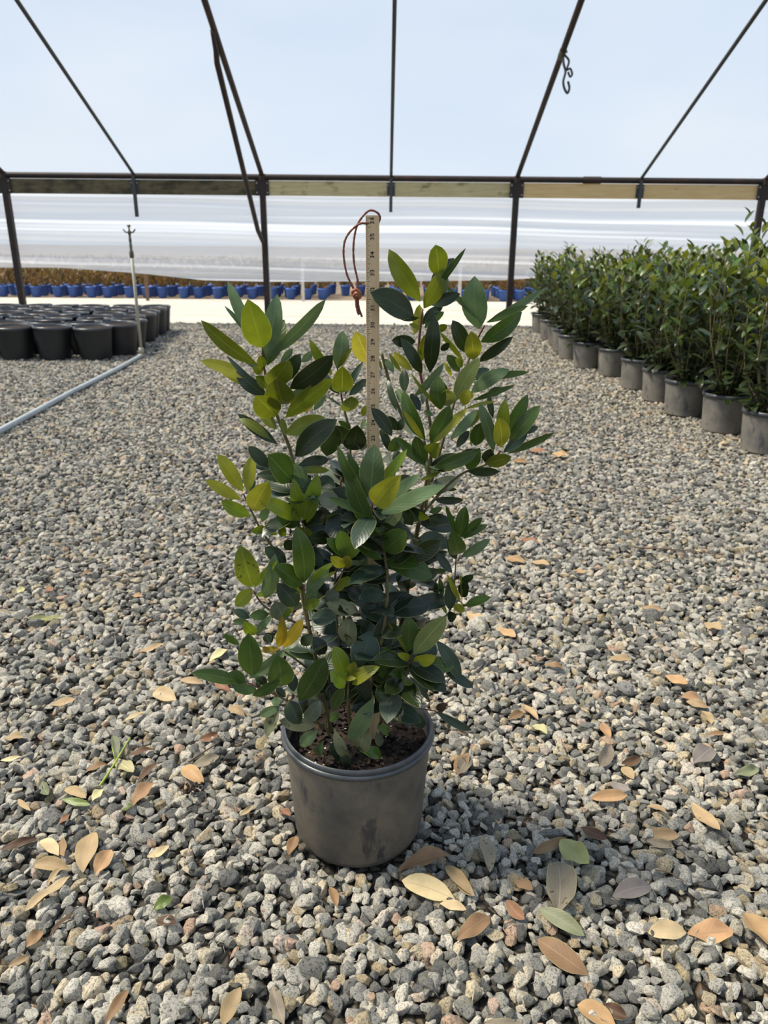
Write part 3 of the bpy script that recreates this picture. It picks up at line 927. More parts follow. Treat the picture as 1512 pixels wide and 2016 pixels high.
# leaves read off the plant: base x,y, tip x,y, width (in enlarged view units), offset in cm, colour
TILES = {
 (380, 540, 5.815, .00): [
  (790,840,640,335,290,2,'l'),(720,760,395,75,120,-1,'g'),(760,830,370,355,55,-1.5,'g'),(740,1040,85,530,150,1,'l'),(850,980,960,235,190,0,'g'),(850,1040,1030,520,210,-1,'m'),
  (840,830,930,570,100,1,'l'),(880,940,1510,325,130,1.5,'g'),(810,1080,770,930,90,0,'l'),(800,1120,690,1060,90,.5,'l'),(800,1110,540,940,70,-1,'b'),(660,1190,80,985,125,0,'y'),
  (860,1400,380,950,60,.5,'b'),(720,1300,300,1085,90,-.6,'y'),(850,1400,480,1115,150,.6,'b'),(880,1290,1100,995,225,2.5,'l'),(1000,1250,1225,950,160,.8,'d'),(1110,1310,1600,920,215,.8,'d'),
  (1040,1490,960,1240,300,2.2,'l'),(1050,1480,1310,1290,100,1,'g'),(1060,1640,1600,1215,185,1.6,'l'),(948,1626,725,1408,250,2,'l'),(1270,1580,1370,1400,90,-2,'o'),(1380,1560,1512,1330,80,-2,'g'),
  (860,1300,730,1170,110,.4,'l'),(1000,1010,1140,850,70,-2,'g'),(1240,1000,1370,890,80,-3,'g')],
 (600, 620, 7.56, -.05): [
  (480,800,575,250,215,0,'g'),(500,790,690,500,80,.5,'l'),(410,890,60,400,125,.4,'l'),(540,1160,560,785,280,1.5,'l'),(520,1180,240,830,110,0,'b'),(600,1190,850,690,90,-.5,'b'),(660,1200,910,950,110,0,'b'),
  (650,1440,690,1225,230,1.5,'l'),(570,1370,300,1190,26,0,'b'),(975,735,760,310,255,2,'Y'),(860,1510,920,1350,80,0,'l'),(690,1700,500,1580,70,.5,'m'),(680,1700,610,1590,50,0,'d'),(840,1690,920,1560,70,-1,'g'),
  (690,2010,780,1680,300,3,'d'),(330,2100,450,1650,260,3,'d'),(640,1900,500,1690,200,1,'d'),(900,2000,790,1860,120,3.5,'q')],
 (730, 470, 7.56, -.01): [
  (735,930,260,180,250,0,'l'),(790,1035,1090,460,225,1.6,'l'),(1010,560,960,90,260,-.8,'l'),(890,720,1240,280,190,.2,'d'),(900,850,1410,140,80,0,'m'),(900,900,1130,560,200,-.4,'g'),(870,980,1330,820,165,1,'d'),
  (640,1160,40,790,320,2.2,'d'),(720,1170,430,1200,60,1.5,'d'),(650,1420,740,985,140,-.6,'y'),(740,1330,580,1270,60,.8,'l'),(770,1280,1060,990,130,1.2,'d'),(800,1330,1085,1080,120,.6,'m'),(980,1370,1135,1285,100,0,'l'),
  (665,1530,315,1510,165,.6,'d'),(880,1990,960,1180,215,2.5,'d'),(760,2010,490,1500,160,1.8,'d'),(760,1820,830,1420,130,.6,'l'),(1040,1660,1170,1555,90,0,'d'),(620,1960,340,1690,120,-1,'y'),(460,1990,270,1700,60,-1,'l'),
  (340,1990,210,1790,90,-1,'g'),(160,1960,130,1800,32,-1,'l')],
 (860, 530, 6.574, -.03): [
  (545,775,480,120,285,.5,'g'),(610,690,100,185,66,1,'m'),(640,690,1430,230,90,0,'g'),(660,690,1175,470,100,.8,'m'),(570,940,1095,585,190,1,'m'),(400,1090,200,660,180,1,'d'),(350,1200,40,820,60,.6,'l'),
  (480,1170,455,840,195,2.2,'y'),(530,1200,985,870,120,1,'d'),(230,1710,540,1165,185,5.5,'P'),(470,1400,670,1290,110,-.5,'b'),(480,1430,1185,1345,85,.4,'m'),(440,1600,915,1290,165,1.5,'g'),(460,1700,1010,1500,66,1.6,'m'),
  (640,1640,870,1550,100,.2,'d'),(290,1330,130,1110,120,1,'m'),(330,1270,250,1160,80,1.2,'l'),(190,1390,100,1210,50,1.5,'y'),(150,1770,130,1560,210,6,'l'),(120,1710,10,1400,150,4.5,'m'),(440,1690,370,1560,100,1.5,'y')],
 (740, 690, 7.56, .04): [
  (735,1340,400,600,200,0,'m'),(722,1340,410,890,80,.9,'y'),(820,1380,1100,830,240,0,'m'),(850,1390,1330,860,130,1.2,'y'),(1110,1330,1500,880,130,-1,'g'),(960,870,520,340,50,.6,'l'),(960,880,910,410,220,-.6,'m'),
  (560,690,1010,190,115,-1.2,'g'),(430,630,420,270,130,-2,'d'),(310,900,160,430,90,-2,'d'),(400,800,330,570,90,-2.5,'g'),(780,1520,930,1400,220,2.5,'l'),(740,1710,310,1290,140,.8,'m'),(720,1700,590,1280,200,0,'m'),
  (870,1740,1500,1520,185,.8,'m'),(1010,1780,1200,1690,90,-.5,'l'),(980,1790,660,1930,60,1,'l'),(240,1270,-30,860,170,.5,'d'),(330,1190,190,990,130,-1,'d'),(330,1190,410,1020,110,-1,'d'),(200,1500,80,1170,110,-2,'d'),
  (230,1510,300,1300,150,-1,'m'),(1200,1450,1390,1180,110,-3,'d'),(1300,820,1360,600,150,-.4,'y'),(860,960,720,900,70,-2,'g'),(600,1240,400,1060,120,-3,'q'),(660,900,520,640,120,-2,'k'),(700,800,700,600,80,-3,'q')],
 (880, 700, 7.2, .02): [
  (660,1360,460,660,150,1.2,'g'),(765,1300,740,890,210,2.5,'y'),(760,1250,800,650,165,1,'l'),(880,1240,1280,710,195,1.4,'m'),(860,1100,1165,585,165,.4,'m'),(1040,1090,1300,1020,90,-.4,'b'),(800,1370,1140,1100,130,.6,'b'),
  (850,1390,1530,1115,95,1.2,'m'),(540,1535,910,1440,165,2.6,'l'),(540,1510,620,1330,150,0,'d'),(290,1640,740,1660,120,0,'d'),(290,1610,440,1360,190,.6,'m'),(400,1280,480,960,190,-2.5,'m'),(340,1290,340,1030,40,-2,'l'),
  (650,880,590,560,80,-1,'d'),(230,1030,480,780,150,-1.5,'l'),(250,760,690,622,50,.4,'l'),(120,1500,380,1330,120,-2,'d')],
 (390, 780, 5.815, .03): [
  (1005,430,1450,240,185,0,'l'),(910,550,445,200,120,-1,'d'),(850,500,480,235,95,-1.8,'l'),(900,380,700,170,110,-2,'l'),(1115,690,1595,270,230,0,'d'),(820,820,580,570,130,-1,'d'),(1070,970,840,690,255,.6,'m'),
  (1080,990,670,900,120,1.2,'d'),(510,1090,225,665,150,1,'y'),(570,1100,620,665,130,.4,'y'),(490,1180,80,960,120,1.2,'y'),(600,1370,265,1205,140,1.2,'L'),(625,1310,780,1040,225,3,'y'),(1180,1420,725,1175,160,3,'L'),
  (1170,1400,1100,960,140,2,'L'),(1205,1420,1385,950,165,2.4,'L'),(1240,1450,1390,1020,105,3,'L'),(1170,1480,910,1370,140,1.6,'m'),(735,1440,790,1240,90,1,'g'),(770,1500,620,1550,85,1.4,'L'),(890,1590,790,1460,80,.6,'l'),
  (1000,1600,920,1480,90,.8,'l'),(1310,1580,1130,1520,90,3,'l'),(1000,450,950,250,70,-1,'l'),(1150,790,1500,720,120,-3,'d'),(1240,1000,1200,900,130,-3,'d'),(600,1090,650,950,70,-.4,'g'),(1150,840,1500,850,80,-2.5,'l'),
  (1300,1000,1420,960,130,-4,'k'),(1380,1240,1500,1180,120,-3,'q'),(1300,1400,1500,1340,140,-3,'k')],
 (620, 860, 5.815, .08): [
  (640,720,680,105,255,1.2,'g'),(590,690,240,145,110,1,'m'),(590,740,370,180,100,-.4,'m'),(680,1110,340,380,180,0,'m'),(700,600,1050,155,110,.6,'L'),(690,780,905,530,250,3.4,'y'),(740,890,1440,540,160,1.4,'g'),
  (800,800,1195,430,120,-.2,'g'),(630,870,150,690,90,1,'m'),(770,1070,1000,790,130,-.4,'P'),(700,1070,840,700,130,-1,'b'),(850,1200,980,880,150,-.8,'g'),(600,1110,860,1065,80,1.2,'m'),(800,1310,1050,1075,240,.4,'m'),
  (770,1400,440,1180,130,.2,'m'),(1080,1430,1440,1200,185,-2,'d'),(900,1430,1130,1290,160,-2,'d'),(390,1410,560,1070,110,0,'L'),(390,1380,280,1070,165,0,'M'),(350,1370,140,1160,125,.6,'M'),(340,1490,180,1370,110,1.6,'y'),
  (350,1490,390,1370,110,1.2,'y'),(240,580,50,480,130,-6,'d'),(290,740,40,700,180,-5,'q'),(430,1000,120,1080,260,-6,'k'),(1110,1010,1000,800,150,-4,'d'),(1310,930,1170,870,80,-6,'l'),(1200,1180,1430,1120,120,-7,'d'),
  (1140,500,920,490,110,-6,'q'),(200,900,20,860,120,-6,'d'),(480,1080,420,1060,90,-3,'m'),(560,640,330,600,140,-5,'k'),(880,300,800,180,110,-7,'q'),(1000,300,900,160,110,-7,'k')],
 (830, 920, 6.3, -.01): [
  (440,860,300,480,60,1,'m'),(470,880,530,490,150,.5,'m'),(500,870,750,620,100,1,'m'),(520,880,820,710,80,1.4,'m'),(420,1140,340,870,120,.6,'d'),(450,1080,400,860,190,2,'m'),(490,1110,840,900,110,.8,'g'),(380,1310,190,1060,100,.4,'b'),
  (480,1430,640,1350,85,.4,'d'),(490,1600,560,1440,130,.4,'d'),(350,1770,370,1380,140,1,'b'),(470,1650,330,1380,60,1.6,'y'),(500,1640,480,1330,28,1.5,'l'),(530,1720,850,1605,100,1,'M'),(410,1690,520,1800,100,2,'y'),
  (190,1600,170,1430,60,0,'d'),(260,1610,230,1380,60,0,'m'),(310,1820,190,1610,46,1,'l'),(320,1850,430,1850,120,.6,'d'),(80,620,330,655,130,.6,'d'),(90,560,260,500,70,0,'m'),(150,395,525,415,90,.8,'d'),(250,270,440,275,45,0,'d'),
  (0,890,230,840,130,.6,'d'),(50,740,200,700,50,0,'b'),(130,1290,310,1290,60,0,'m'),(-60,1360,210,1290,120,1,'d'),(60,1180,330,1050,90,-1,'b')],
 (440, 1030, 5.815, .06): [
  (330,730,200,285,240,1.6,'S'),(350,740,590,450,80,1.4,'L'),(480,860,600,400,160,.2,'g'),(330,760,140,950,140,1.6,'S'),(360,830,620,760,70,.8,'L'),(920,680,870,100,225,1.8,'M'),(900,710,630,490,190,.8,'m'),(960,690,1250,450,70,1.4,'L'),
  (960,800,1180,520,150,1,'g'),(1000,720,1280,550,50,1.6,'y'),(900,800,680,690,80,1.6,'l'),(920,970,1100,880,110,1.8,'L'),(950,910,1060,720,110,1,'g'),(840,950,640,720,200,-1,'b'),(700,1120,590,900,195,-1,'q'),(690,1080,800,940,60,.6,'L'),
  (520,1040,310,1060,110,.6,'m'),(300,1090,120,990,90,-.4,'b'),(290,1120,100,1130,70,-.4,'g'),(360,1280,240,1130,120,.4,'L'),(370,1270,540,1070,80,.6,'g'),(630,1420,670,1090,110,1.2,'o'),(680,1420,905,1110,130,1.4,'O'),(180,1390,0,1280,70,.8,'m'),
  (720,450,480,280,150,-3,'d'),(700,300,800,200,120,-3,'d'),(1290,700,1505,620,100,1,'L'),(1280,770,1390,690,70,.6,'l'),(1170,860,1320,800,130,-1,'q'),(1180,910,1512,1010,165,-.4,'p'),(1010,1080,1290,1090,180,-.4,'b'),(1450,1060,1420,1420,190,-.6,'p'),
  (560,1360,480,1260,90,-1,'d'),(890,1390,1010,1280,120,-2,'d'),(1040,1300,1160,1500,150,-2,'k'),(640,1440,430,1470,66,.6,'o'),(820,880,840,1000,120,-3,'q'),(860,1320,700,1400,130,-2,'q')],
 (680, 1080, 5.815, .06): [
  (700,1190,740,810,195,2,'m'),(780,1210,1145,790,205,2.6,'P'),(710,1190,480,840,36,2.8,'l'),(760,1280,610,1210,80,3.2,'y'),(780,1285,1012,1250,125,3.6,'y'),(850,1330,1250,1350,170,2,'s'),(590,1370,440,1130,160,2.6,'m'),(490,1490,380,1220,170,2,'m'),
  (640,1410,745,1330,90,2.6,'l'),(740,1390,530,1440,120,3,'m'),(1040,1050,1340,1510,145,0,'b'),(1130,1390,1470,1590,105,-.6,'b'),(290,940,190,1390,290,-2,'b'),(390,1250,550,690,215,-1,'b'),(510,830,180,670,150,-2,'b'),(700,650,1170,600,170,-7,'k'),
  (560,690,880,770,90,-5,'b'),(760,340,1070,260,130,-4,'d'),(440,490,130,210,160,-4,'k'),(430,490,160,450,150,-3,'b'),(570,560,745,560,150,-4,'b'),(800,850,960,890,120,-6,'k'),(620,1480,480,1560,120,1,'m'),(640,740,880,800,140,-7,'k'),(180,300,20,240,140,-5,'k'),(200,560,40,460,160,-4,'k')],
 (380, 1200, 5.815, .09): [
  (675,760,640,260,245,1.6,'m'),(640,790,1060,450,115,1.8,'g'),(560,840,0,720,140,1,'m'),(600,830,430,720,120,-.4,'m'),(740,930,450,880,110,.6,'m'),(680,985,995,810,110,2,'m'),(1000,880,980,570,265,-1,'m'),(1215,1050,1515,560,250,0,'m'),
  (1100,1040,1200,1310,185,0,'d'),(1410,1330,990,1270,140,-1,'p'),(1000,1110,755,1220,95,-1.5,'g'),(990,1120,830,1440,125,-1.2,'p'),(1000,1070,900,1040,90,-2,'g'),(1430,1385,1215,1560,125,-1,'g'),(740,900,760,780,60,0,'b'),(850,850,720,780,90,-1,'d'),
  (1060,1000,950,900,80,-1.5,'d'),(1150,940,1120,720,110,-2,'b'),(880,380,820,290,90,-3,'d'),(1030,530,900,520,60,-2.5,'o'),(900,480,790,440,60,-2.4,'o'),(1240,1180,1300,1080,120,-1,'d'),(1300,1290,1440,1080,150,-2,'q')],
 (560, 1260, 5.4, .09): [
  (650,400,535,70,160,1,'L'),(640,505,490,335,120,1.2,'L'),(720,470,965,290,130,1.4,'y'),(700,380,740,260,110,.4,'l'),(640,410,750,400,50,1.6,'y'),(510,750,620,510,110,.4,'m'),(940,620,695,1055,165,-1,'g'),(880,880,800,1200,190,-2.4,'p'),
  (535,950,665,1295,105,-1.6,'p'),(600,1100,670,1405,90,-2.2,'q'),(480,1090,620,1370,90,-2.6,'b'),(410,1080,345,1260,90,-2,'g'),(820,1190,1045,1230,110,-3,'M'),(980,930,1130,990,90,-4,'M'),(980,980,1020,1130,80,-4,'q'),(1070,640,1260,880,90,-4,'g'),
  (1140,690,1345,885,150,-4.4,'m'),(1340,740,1480,940,120,-6,'b'),(1110,480,1000,645,150,-1,'d'),(1190,520,1512,650,100,-4.4,'b'),(900,430,720,700,200,-3.5,'k'),(250,620,420,780,120,-2,'q'),(760,780,860,560,160,-5,'k'),(420,560,330,330,180,-4,'k'),(600,680,500,480,160,-4,'k'),(480,860,580,780,80,-1,'m')],
 (760, 1180, 7.2, .0): [
  (700,1585,1240,1870,105,0,'b'),(330,1090,660,1450,80,2,'b'),(545,1375,510,975,150,0,'b'),(720,1560,840,1490,110,.4,'n'),(130,1500,300,1330,120,-1,'k')],
}
CAMV = Vector((0, 0, CAM_Z))
rl = random.Random(11)
def place_leaf(parent, org, B, T, W, mat, k=1.0):
    d = T - B
    L = d.length
    mid = (B + T) / 2
    view = (CAMV - (org + mid)).normalized()
    want = 2.35 * W
    if L < want:                                     # a foreshortened leaf leans towards the viewer
        dz = min(math.sqrt(want * want - L * L), 1.05 * L) * (.55 if W < .02 else .8) * k
        T = T + view * dz
    else:
        T = T + view * rl.uniform(-.15, .22) * L
    d = (T - B).normalized()
    lat = d.cross(view).normalized()
    nrm = lat.cross(d)
    ang = rl.uniform(-.45, .45)
    nrm = (Matrix.Rotation(ang, 3, d) @ nrm)
    mb = MB()
    leaf_geo(mb, B, T, W * 1.15 / max(.8, math.cos(ang)), nrm, curl=rl.uniform(-.03, .10), fold=rl.uniform(.10, .48), rows=10, cols=5,
             wave=rl.uniform(0, .06), tipc=rl.uniform(-.04, .20), asym=rl.uniform(-.03, .03))
    return mb.build('leaf', mat, parent)

for (x0, y0, s, c0), leaves in TILES.items():
    for bx, by, tx, ty, w, oc, col in leaves:
        c = c0 + oc * .01
        B = P3(x0 + bx / s, y0 + by / s, c0 + oc * .004); T = P3(x0 + tx / s, y0 + ty / s, c)
        W = w / s * depth_of(O + (B + T) / 2) / F_PX
        place_leaf(shrub, O, B, T, W, LEAF[col])

# the many small leaves deep inside the crown
b = MB(); INC = ['k', 'd', 'b', 'm', 'q']
ri = random.Random(31)
axis_pts = []
for st in STEMS[:4] + STEMS[12:13] + STEMS[20:21]:
    axis_pts += [p for p in catmull([P3(x, y, c) for x, y, c, _ in st], 8)[4:-6] if p.z < .74]
for i in range(60):
    axis_pts.append(P3(735 + ri.uniform(-30, 40), ri.uniform(960, 1360), ri.uniform(.02, .05)))
for i in range(220):
    B = ri.choice(axis_pts)
    a_ = ri.uniform(0, 6.283)
    d = Vector((math.cos(a_), math.sin(a_) + .25, ri.uniform(-.35, .75))).normalized()
    L = ri.uniform(.05, .082)
    b.mi = ri.choice([0, 0, 1, 1, 1, 2, 2, 3, 4])
    leaf_geo(b, B, B + d * L, L * ri.uniform(.42, .54), Vector((ri.uniform(-.6, .6), ri.uniform(-1.0, .1), .8)), ri.uniform(.0, .1), ri.uniform(.1, .4), rows=8, cols=5, tipc=ri.uniform(0, .15))
tag(b.build('inner_leaves', [LEAF[c] for c in INC], shrub), kind='stuff')

# ------------------------------------------------------------------ measuring stick with its leather cord
stick_b = Vector((at(737, 1463, Y0 + .002).x, Y0 + .004, SOIL_Z - .012))
top_p = at(733, 424, Y0 + .004)
stick = empty('measuring_stick', stick_b)
tag(stick, 'wooden measuring stick with inch marks standing upright in the shrub pot', 'ruler')
axis = (top_p - stick_b); SLEN = axis.length
stick.rotation_mode = 'QUATERNION'
stick.rotation_quaternion = axis.to_track_quat('Z', 'Y')
# keep the face square to the camera: correct the spin about the stick's own axis
qz = stick.rotation_quaternion
xa = qz @ Vector((1, 0, 0)); 
spin = math.atan2((qz.inverted() @ Vector((1, 0, 0))).y, (qz.inverted() @ Vector((1, 0, 0))).x)
stick.rotation_quaternion = qz @ Matrix.Rotation(spin + .10, 3, 'Z').to_quaternion()
SW, ST = .0200, .0045
b = MB(); b.box((0, 0, SLEN / 2), (SW, ST, SLEN)); o = b.build('blade', M_STICK, stick, False)
INCH = .0254
zero = SLEN - 36.15 * INCH
marks = MB()
for i in range(18 * 8, 36 * 8 + 1):
    z = zero + i * INCH / 8
    ln = .0100 if i % 8 == 0 else (.0062 if i % 4 == 0 else (.0046 if i % 2 == 0 else .0030))
    th = .00045
    marks.box((-SW / 2 + .0006 + ln / 2, -ST / 2 - .00015, z), (ln, .0003, th))
tag(marks.build('inch_marks', M_INK, stick, False), 'black printed inch graduations', kind='stuff')
def text_mesh(s, size):
    cu = bpy.data.curves.new('digits', 'FONT'); cu.body = s; cu.size = size; cu.align_x = 'CENTER'; cu.align_y = 'CENTER'; cu.resolution_u = 3
    cu.offset = size * .012; cu.extrude = .0001; cu.space_character = 1.25
    ob = bpy.data.objects.new('digits', cu); COL.objects.link(ob)
    bpy.context.view_layer.update()
    me = bpy.data.meshes.new_from_object(ob.evaluated_get(bpy.context.evaluated_depsgraph_get()))
    bpy.data.objects.remove(ob)
    me.materials.clear(); me.materials.append(M_INK)
    return me
for n in range(20, 37):
    o = link('printed_number', text_mesh(str(n), .0086), stick)
    z = zero + n * INCH - (.0035 if n == 36 else 0)
    o.matrix_local = Matrix.Translation((-SW / 2 + .0098, -ST / 2 - .0003, z)) @ Matrix(((0, -1, 0, 0), (0, 0, -1, 0), (1, 0, 0, 0), (0, 0, 0, 1)))

def CP(x, y, dz=0.0):
    return at(660 + x / 8.4, 400 + y / 8.4, Y0 + .004 - dz)
inv = Matrix.Translation(stick_b) @ stick.rotation_quaternion.to_matrix().to_4x4()
inv = inv.inverted()
def cord(name, pts, r, mat, parent=stick, n=9):
    b = MB(); q = [inv @ p for p in catmull(pts, 6)]
    rs = [r * (1 + .10 * math.sin(i * 2.1) + .07 * math.sin(i * 5.3)) for i in range(len(q))]
    b.tube(q, rs, n)
    return b.build(name, mat, parent)
cA = cord('leather_cord', [CP(640, 335, -.004), CP(715, 320, -.003), CP(740, 230, 0), CP(700, 160, .002), CP(600, 117, .003), CP(520, 150, .003), CP(430, 250, .003), CP(370, 350, .003), CP(330, 480, .004), CP(305, 650, .004),
                       CP(300, 850, .005), CP(320, 1050, .005), CP(355, 1200, .005), CP(375, 1330, .005), CP(360, 1450, .005)], .0016, M_LEATHER)
cord('leather_cord', [CP(560, 335, .001), CP(490, 333, .006), CP(420, 335, .007), CP(330, 390, .007), CP(230, 490, .007), CP(160, 620, .006), CP(137, 780, .006), CP(147, 950, .006), CP(185, 1150, .006), CP(250, 1310, .006), CP(325, 1450, .005)], .0016, M_LEATHER)
cord('cord_knot', [CP(300, 1520, .004), CP(290, 1460, .008), CP(350, 1430, .009), CP(405, 1480, .008), CP(410, 1550, .005), CP(350, 1580, .004), CP(310, 1530, .008), CP(350, 1490, .011), CP(400, 1530, .009), CP(380, 1580, .005)], .0024, M_LEATHER2)
cord('cord_tail', [CP(350, 1540, .006), CP(345, 1620, .006), CP(350, 1700, .006), CP(370, 1790, .006), CP(392, 1845, .006)], .0018, M_LEATHER)
cord('cord_tail', [CP(372, 1540, .005), CP(378, 1640, .005), CP(392, 1740, .005), CP(420, 1820, .005), CP(443, 1880, .005)], .0017, M_LEATHER)

# ------------------------------------------------------------------ nursery pots
def pot_mesh(rt, rb_, h_, name, mats, soil_drop=.04, n=28, rim=.008):
    """body and rim, mouth open down to the soil"""
    b = MB()
    b.lathe([(rb_ - .01, 0), (rb_, .008), (rt - rim, h_ - .025), (rt - rim - .004, h_ - .025), (rt - rim - .005, h_ - soil_drop - .03)], n)
    body = b.mesh(name + '_body', mats[0]); body.set_sharp_from_angle(angle=math.radians(40))
    b = MB()
    b.lathe([(rt - rim - .001, h_ - .028), (rt, h_ - .024), (rt, h_ - .010), (rt - .004, h_), (rt - rim - .002, h_ - .002), (rt - rim - .004, h_ - .03)], n)
    rimm = b.mesh(name + '_rim', mats[1])
    b = MB(); vs = [(0, 0, h_ - soil_drop + .006)]; fs = []
    rs = rt - rim - .003
    for i, q in enumerate((.5, 1.0)):
        for k in range(16):
            a_ = 2 * math.pi * k / 16
            vs.append((rs * q * math.cos(a_), rs * q * math.sin(a_), h_ - soil_drop + random.uniform(-.008, .008) * (q < 1) ))
    for k in range(16):
        k2 = (k + 1) % 16
        fs.append((0, 1 + k, 1 + k2)); fs.append((1 + k, 17 + k, 17 + k2, 1 + k2))
    b.add(vs, fs)
    soilm = b.mesh(name + '_soil', M_SOIL)
    return body, rimm, soilm

ORD = ['', 'first', 'second', 'third', 'fourth', 'fifth', 'sixth', 'seventh', 'eighth', 'ninth', 'tenth', 'eleventh', 'twelfth', 'thirteenth', 'fourteenth', 'fifteenth', 'sixteenth', 'seventeenth', 'eighteenth', 'nineteenth', 'twentieth']
def ordw(n):
    if n < len(ORD): return ORD[n]
    suf = 'th' if 10 <= n % 100 <= 20 else {1: 'st', 2: 'nd', 3: 'rd'}.get(n % 10, 'th')
    return f'{n}{suf}'

# black pots of soil on the left
bb, br_, bs = pot_mesh(.176, .138, .300, 'black_pot', (M_POT_BLACK, M_POT_BLACK_RIM), .018)
rp = random.Random(5)
RIGHT_X = [-2.63, -2.46, -2.50, -2.55, -2.58, -2.62, -2.66, -2.68]
row_y0 = ground(168, 710).y + .13
for r in range(8):
    y = row_y0 + r * .325
    for cidx in range(9):
        x = RIGHT_X[r] - .10 - cidx * .362 - (.03 if r % 2 else 0)
        if x < -((y * _c + .4) * .512) - .45: break
        t = empty('soil_pot', (x + rp.uniform(-.02, .02), y + rp.uniform(-.03, .03), 0), rp.uniform(0, 6))
        t.rotation_euler = (rp.uniform(-.035, .035), rp.uniform(-.035, .035), rp.uniform(0, 6))
        tag(t, f'black nursery pot of dark soil, {ordw(r + 1)} row back, {ordw(cidx + 1)} from the sprinkler side', 'pot', 'black pots of soil on the left')
        link('pot_body', bb, t); link('rim', br_, t); link('soil', bs, t)

# shrubs in grey pots on the right
gb, gr_, gs = pot_mesh(.1425, .119, .234, 'grey_pot', (M_POT_ROW, M_RIM), .03)
def shrub_leaves(seed, n_stem=11, height=.82, spread=.20):
    """list of (base, tip, width, normal, colour) of one shrub and its stems"""
    r = random.Random(seed); leaves = []; stems = []
    for i in range(n_stem):
        a_ = 2 * math.pi * (i + r.random() * .7) / n_stem
        hh = height * r.uniform(.62, 1.04)
        sp = spread * r.uniform(.45, 1.1)
        pts = [Vector((.02 * math.cos(a_), .02 * math.sin(a_), .20)), Vector((sp * .85 * math.cos(a_), sp * .85 * math.sin(a_), .20 + hh * .40)),
               Vector((sp * math.cos(a_ + .2), sp * math.sin(a_ + .2), .20 + hh))]
        stems.append(pts)
        n = 26
        for k in range(n):
            t_ = .05 + .95 * (k / (n - 1)) ** .95
            if t_ < .5: p = pts[0].lerp(pts[1], t_ * 2)
            else: p = pts[1].lerp(pts[2], t_ * 2 - 1)
            p = p + Vector((r.gauss(0, .03), r.gauss(0, .03), 0)) * (1.3 if t_ < .8 else .6)
            la = k * 2.4 + r.random()
            up = .25 + .75 * t_ + r.uniform(-.3, .3)
            if t_ < .3: up = r.uniform(-.5, .3)
            d = Vector((math.cos(la), math.sin(la), up)).normalized()
            L = r.uniform(.080, .118) * (.85 if t_ > .9 else 1)
            c = 'l' if (t_ > .88 and r.random() < .30) else ('m' if t_ > .55 and r.random() < .42 else ('M' if t_ > .8 and r.random() < .3 else ('d' if r.random() < .68 else 'b' if r.random() < .35 else 'k')))
            nrm = Vector((-d.x * .6 + r.uniform(-.3, .3), -d.y * .6 + r.uniform(-.3, .3), 1))
            leaves.append((p, p + d * L, L * r.uniform(.38, .47), nrm, c))
    return leaves, stems

FCOLS = ['k', 'd', 'b', 'm', 'M', 'l']
def foliage_mesh(seed, **kw):
    lv, st = shrub_leaves(seed, **kw)
    b = MB()
    for B, T, W, Nn, c in lv:
        b.mi = FCOLS.index(c)
        leaf_geo(b, B, T, W, Nn, .08, .3, rows=5, cols=3)
    fo = b.mesh('foliage', [LEAF[c] for c in FCOLS])
    b = MB()
    for pts in st: b.tube(catmull(pts, 3), [.006 - .0035 * i / 6 for i in range(7)], 5)
    return fo, b.mesh('stems', M_STEM)
VAR = [foliage_mesh(100 + i) for i in range(6)]

# leaf shapes shared by the near shrubs whose leaves are parts
LEAF_MESH = {}
for c in FCOLS:
    for k in range(3):
        b = MB(); leaf_geo(b, Vector((0, 0, 0)), Vector((0, 0, 1)), [.36, .40, .44][k], Vector((0, -1, 0)), [.05, .09, .02][k], .3, rows=7, cols=3, tipc=.06)
        LEAF_MESH[c, k] = b.mesh('leaf', LEAF[c])

edge_px = [(1522, 898), (1437, 856), (1357, 822), (1308, 794), (1262, 769), (1213, 743), (1161, 727), (1129, 709), (1116, 694), (1105, 682), (1088, 671), (1070, 657)]
edge = []
for px, py in edge_px:
    g = ground(px, py); edge.append(Vector((g.x, g.y + .115, 0)))
def make_shrub(pos, seed, label, near, rz, sc=1.0, pot_vis=True):
    t = empty('nursery_shrub', pos, rz); tag(t, label, 'potted shrub', 'potted shrubs on the right')
    p = link('pot', gb, t); link('rim', gr_, p)
    link('soil', gs, t)
    if near:
        lv, st = shrub_leaves(seed)
        r = random.Random(seed)
        for pts in st:
            b = MB(); b.tube(catmull(pts, 3), [.006 - .0035 * i / 6 for i in range(7)], 5); b.build('stem', M_STEM, t)
        for B, T, W, Nn, c in lv:
            o = link('leaf', LEAF_MESH[c, r.randrange(3)], t)
            d = T - B; L = d.length; z = d / L
            y = -(Nn - z * Nn.dot(z)).normalized(); x = y.cross(z)
            m = Matrix((x, y, z)).transposed().to_4x4()
            o.matrix_local = Matrix.Translation(B) @ m @ Matrix.Scale(L, 4)
    else:
        fo, stm = VAR[seed % 6]
        f = link('foliage', fo, t); tag(f, kind='stuff'); link('stems', stm, t)
        f.scale = (1, 1, sc)
rs_ = random.Random(21)
for i, e in enumerate(edge):
    make_shrub(e, 300 + i, f'leafy shrub in a grey pot, aisle edge row, {ordw(i + 1)} from the front', i < 5, rs_.uniform(0, 6), rs_.uniform(.92, 1.06))
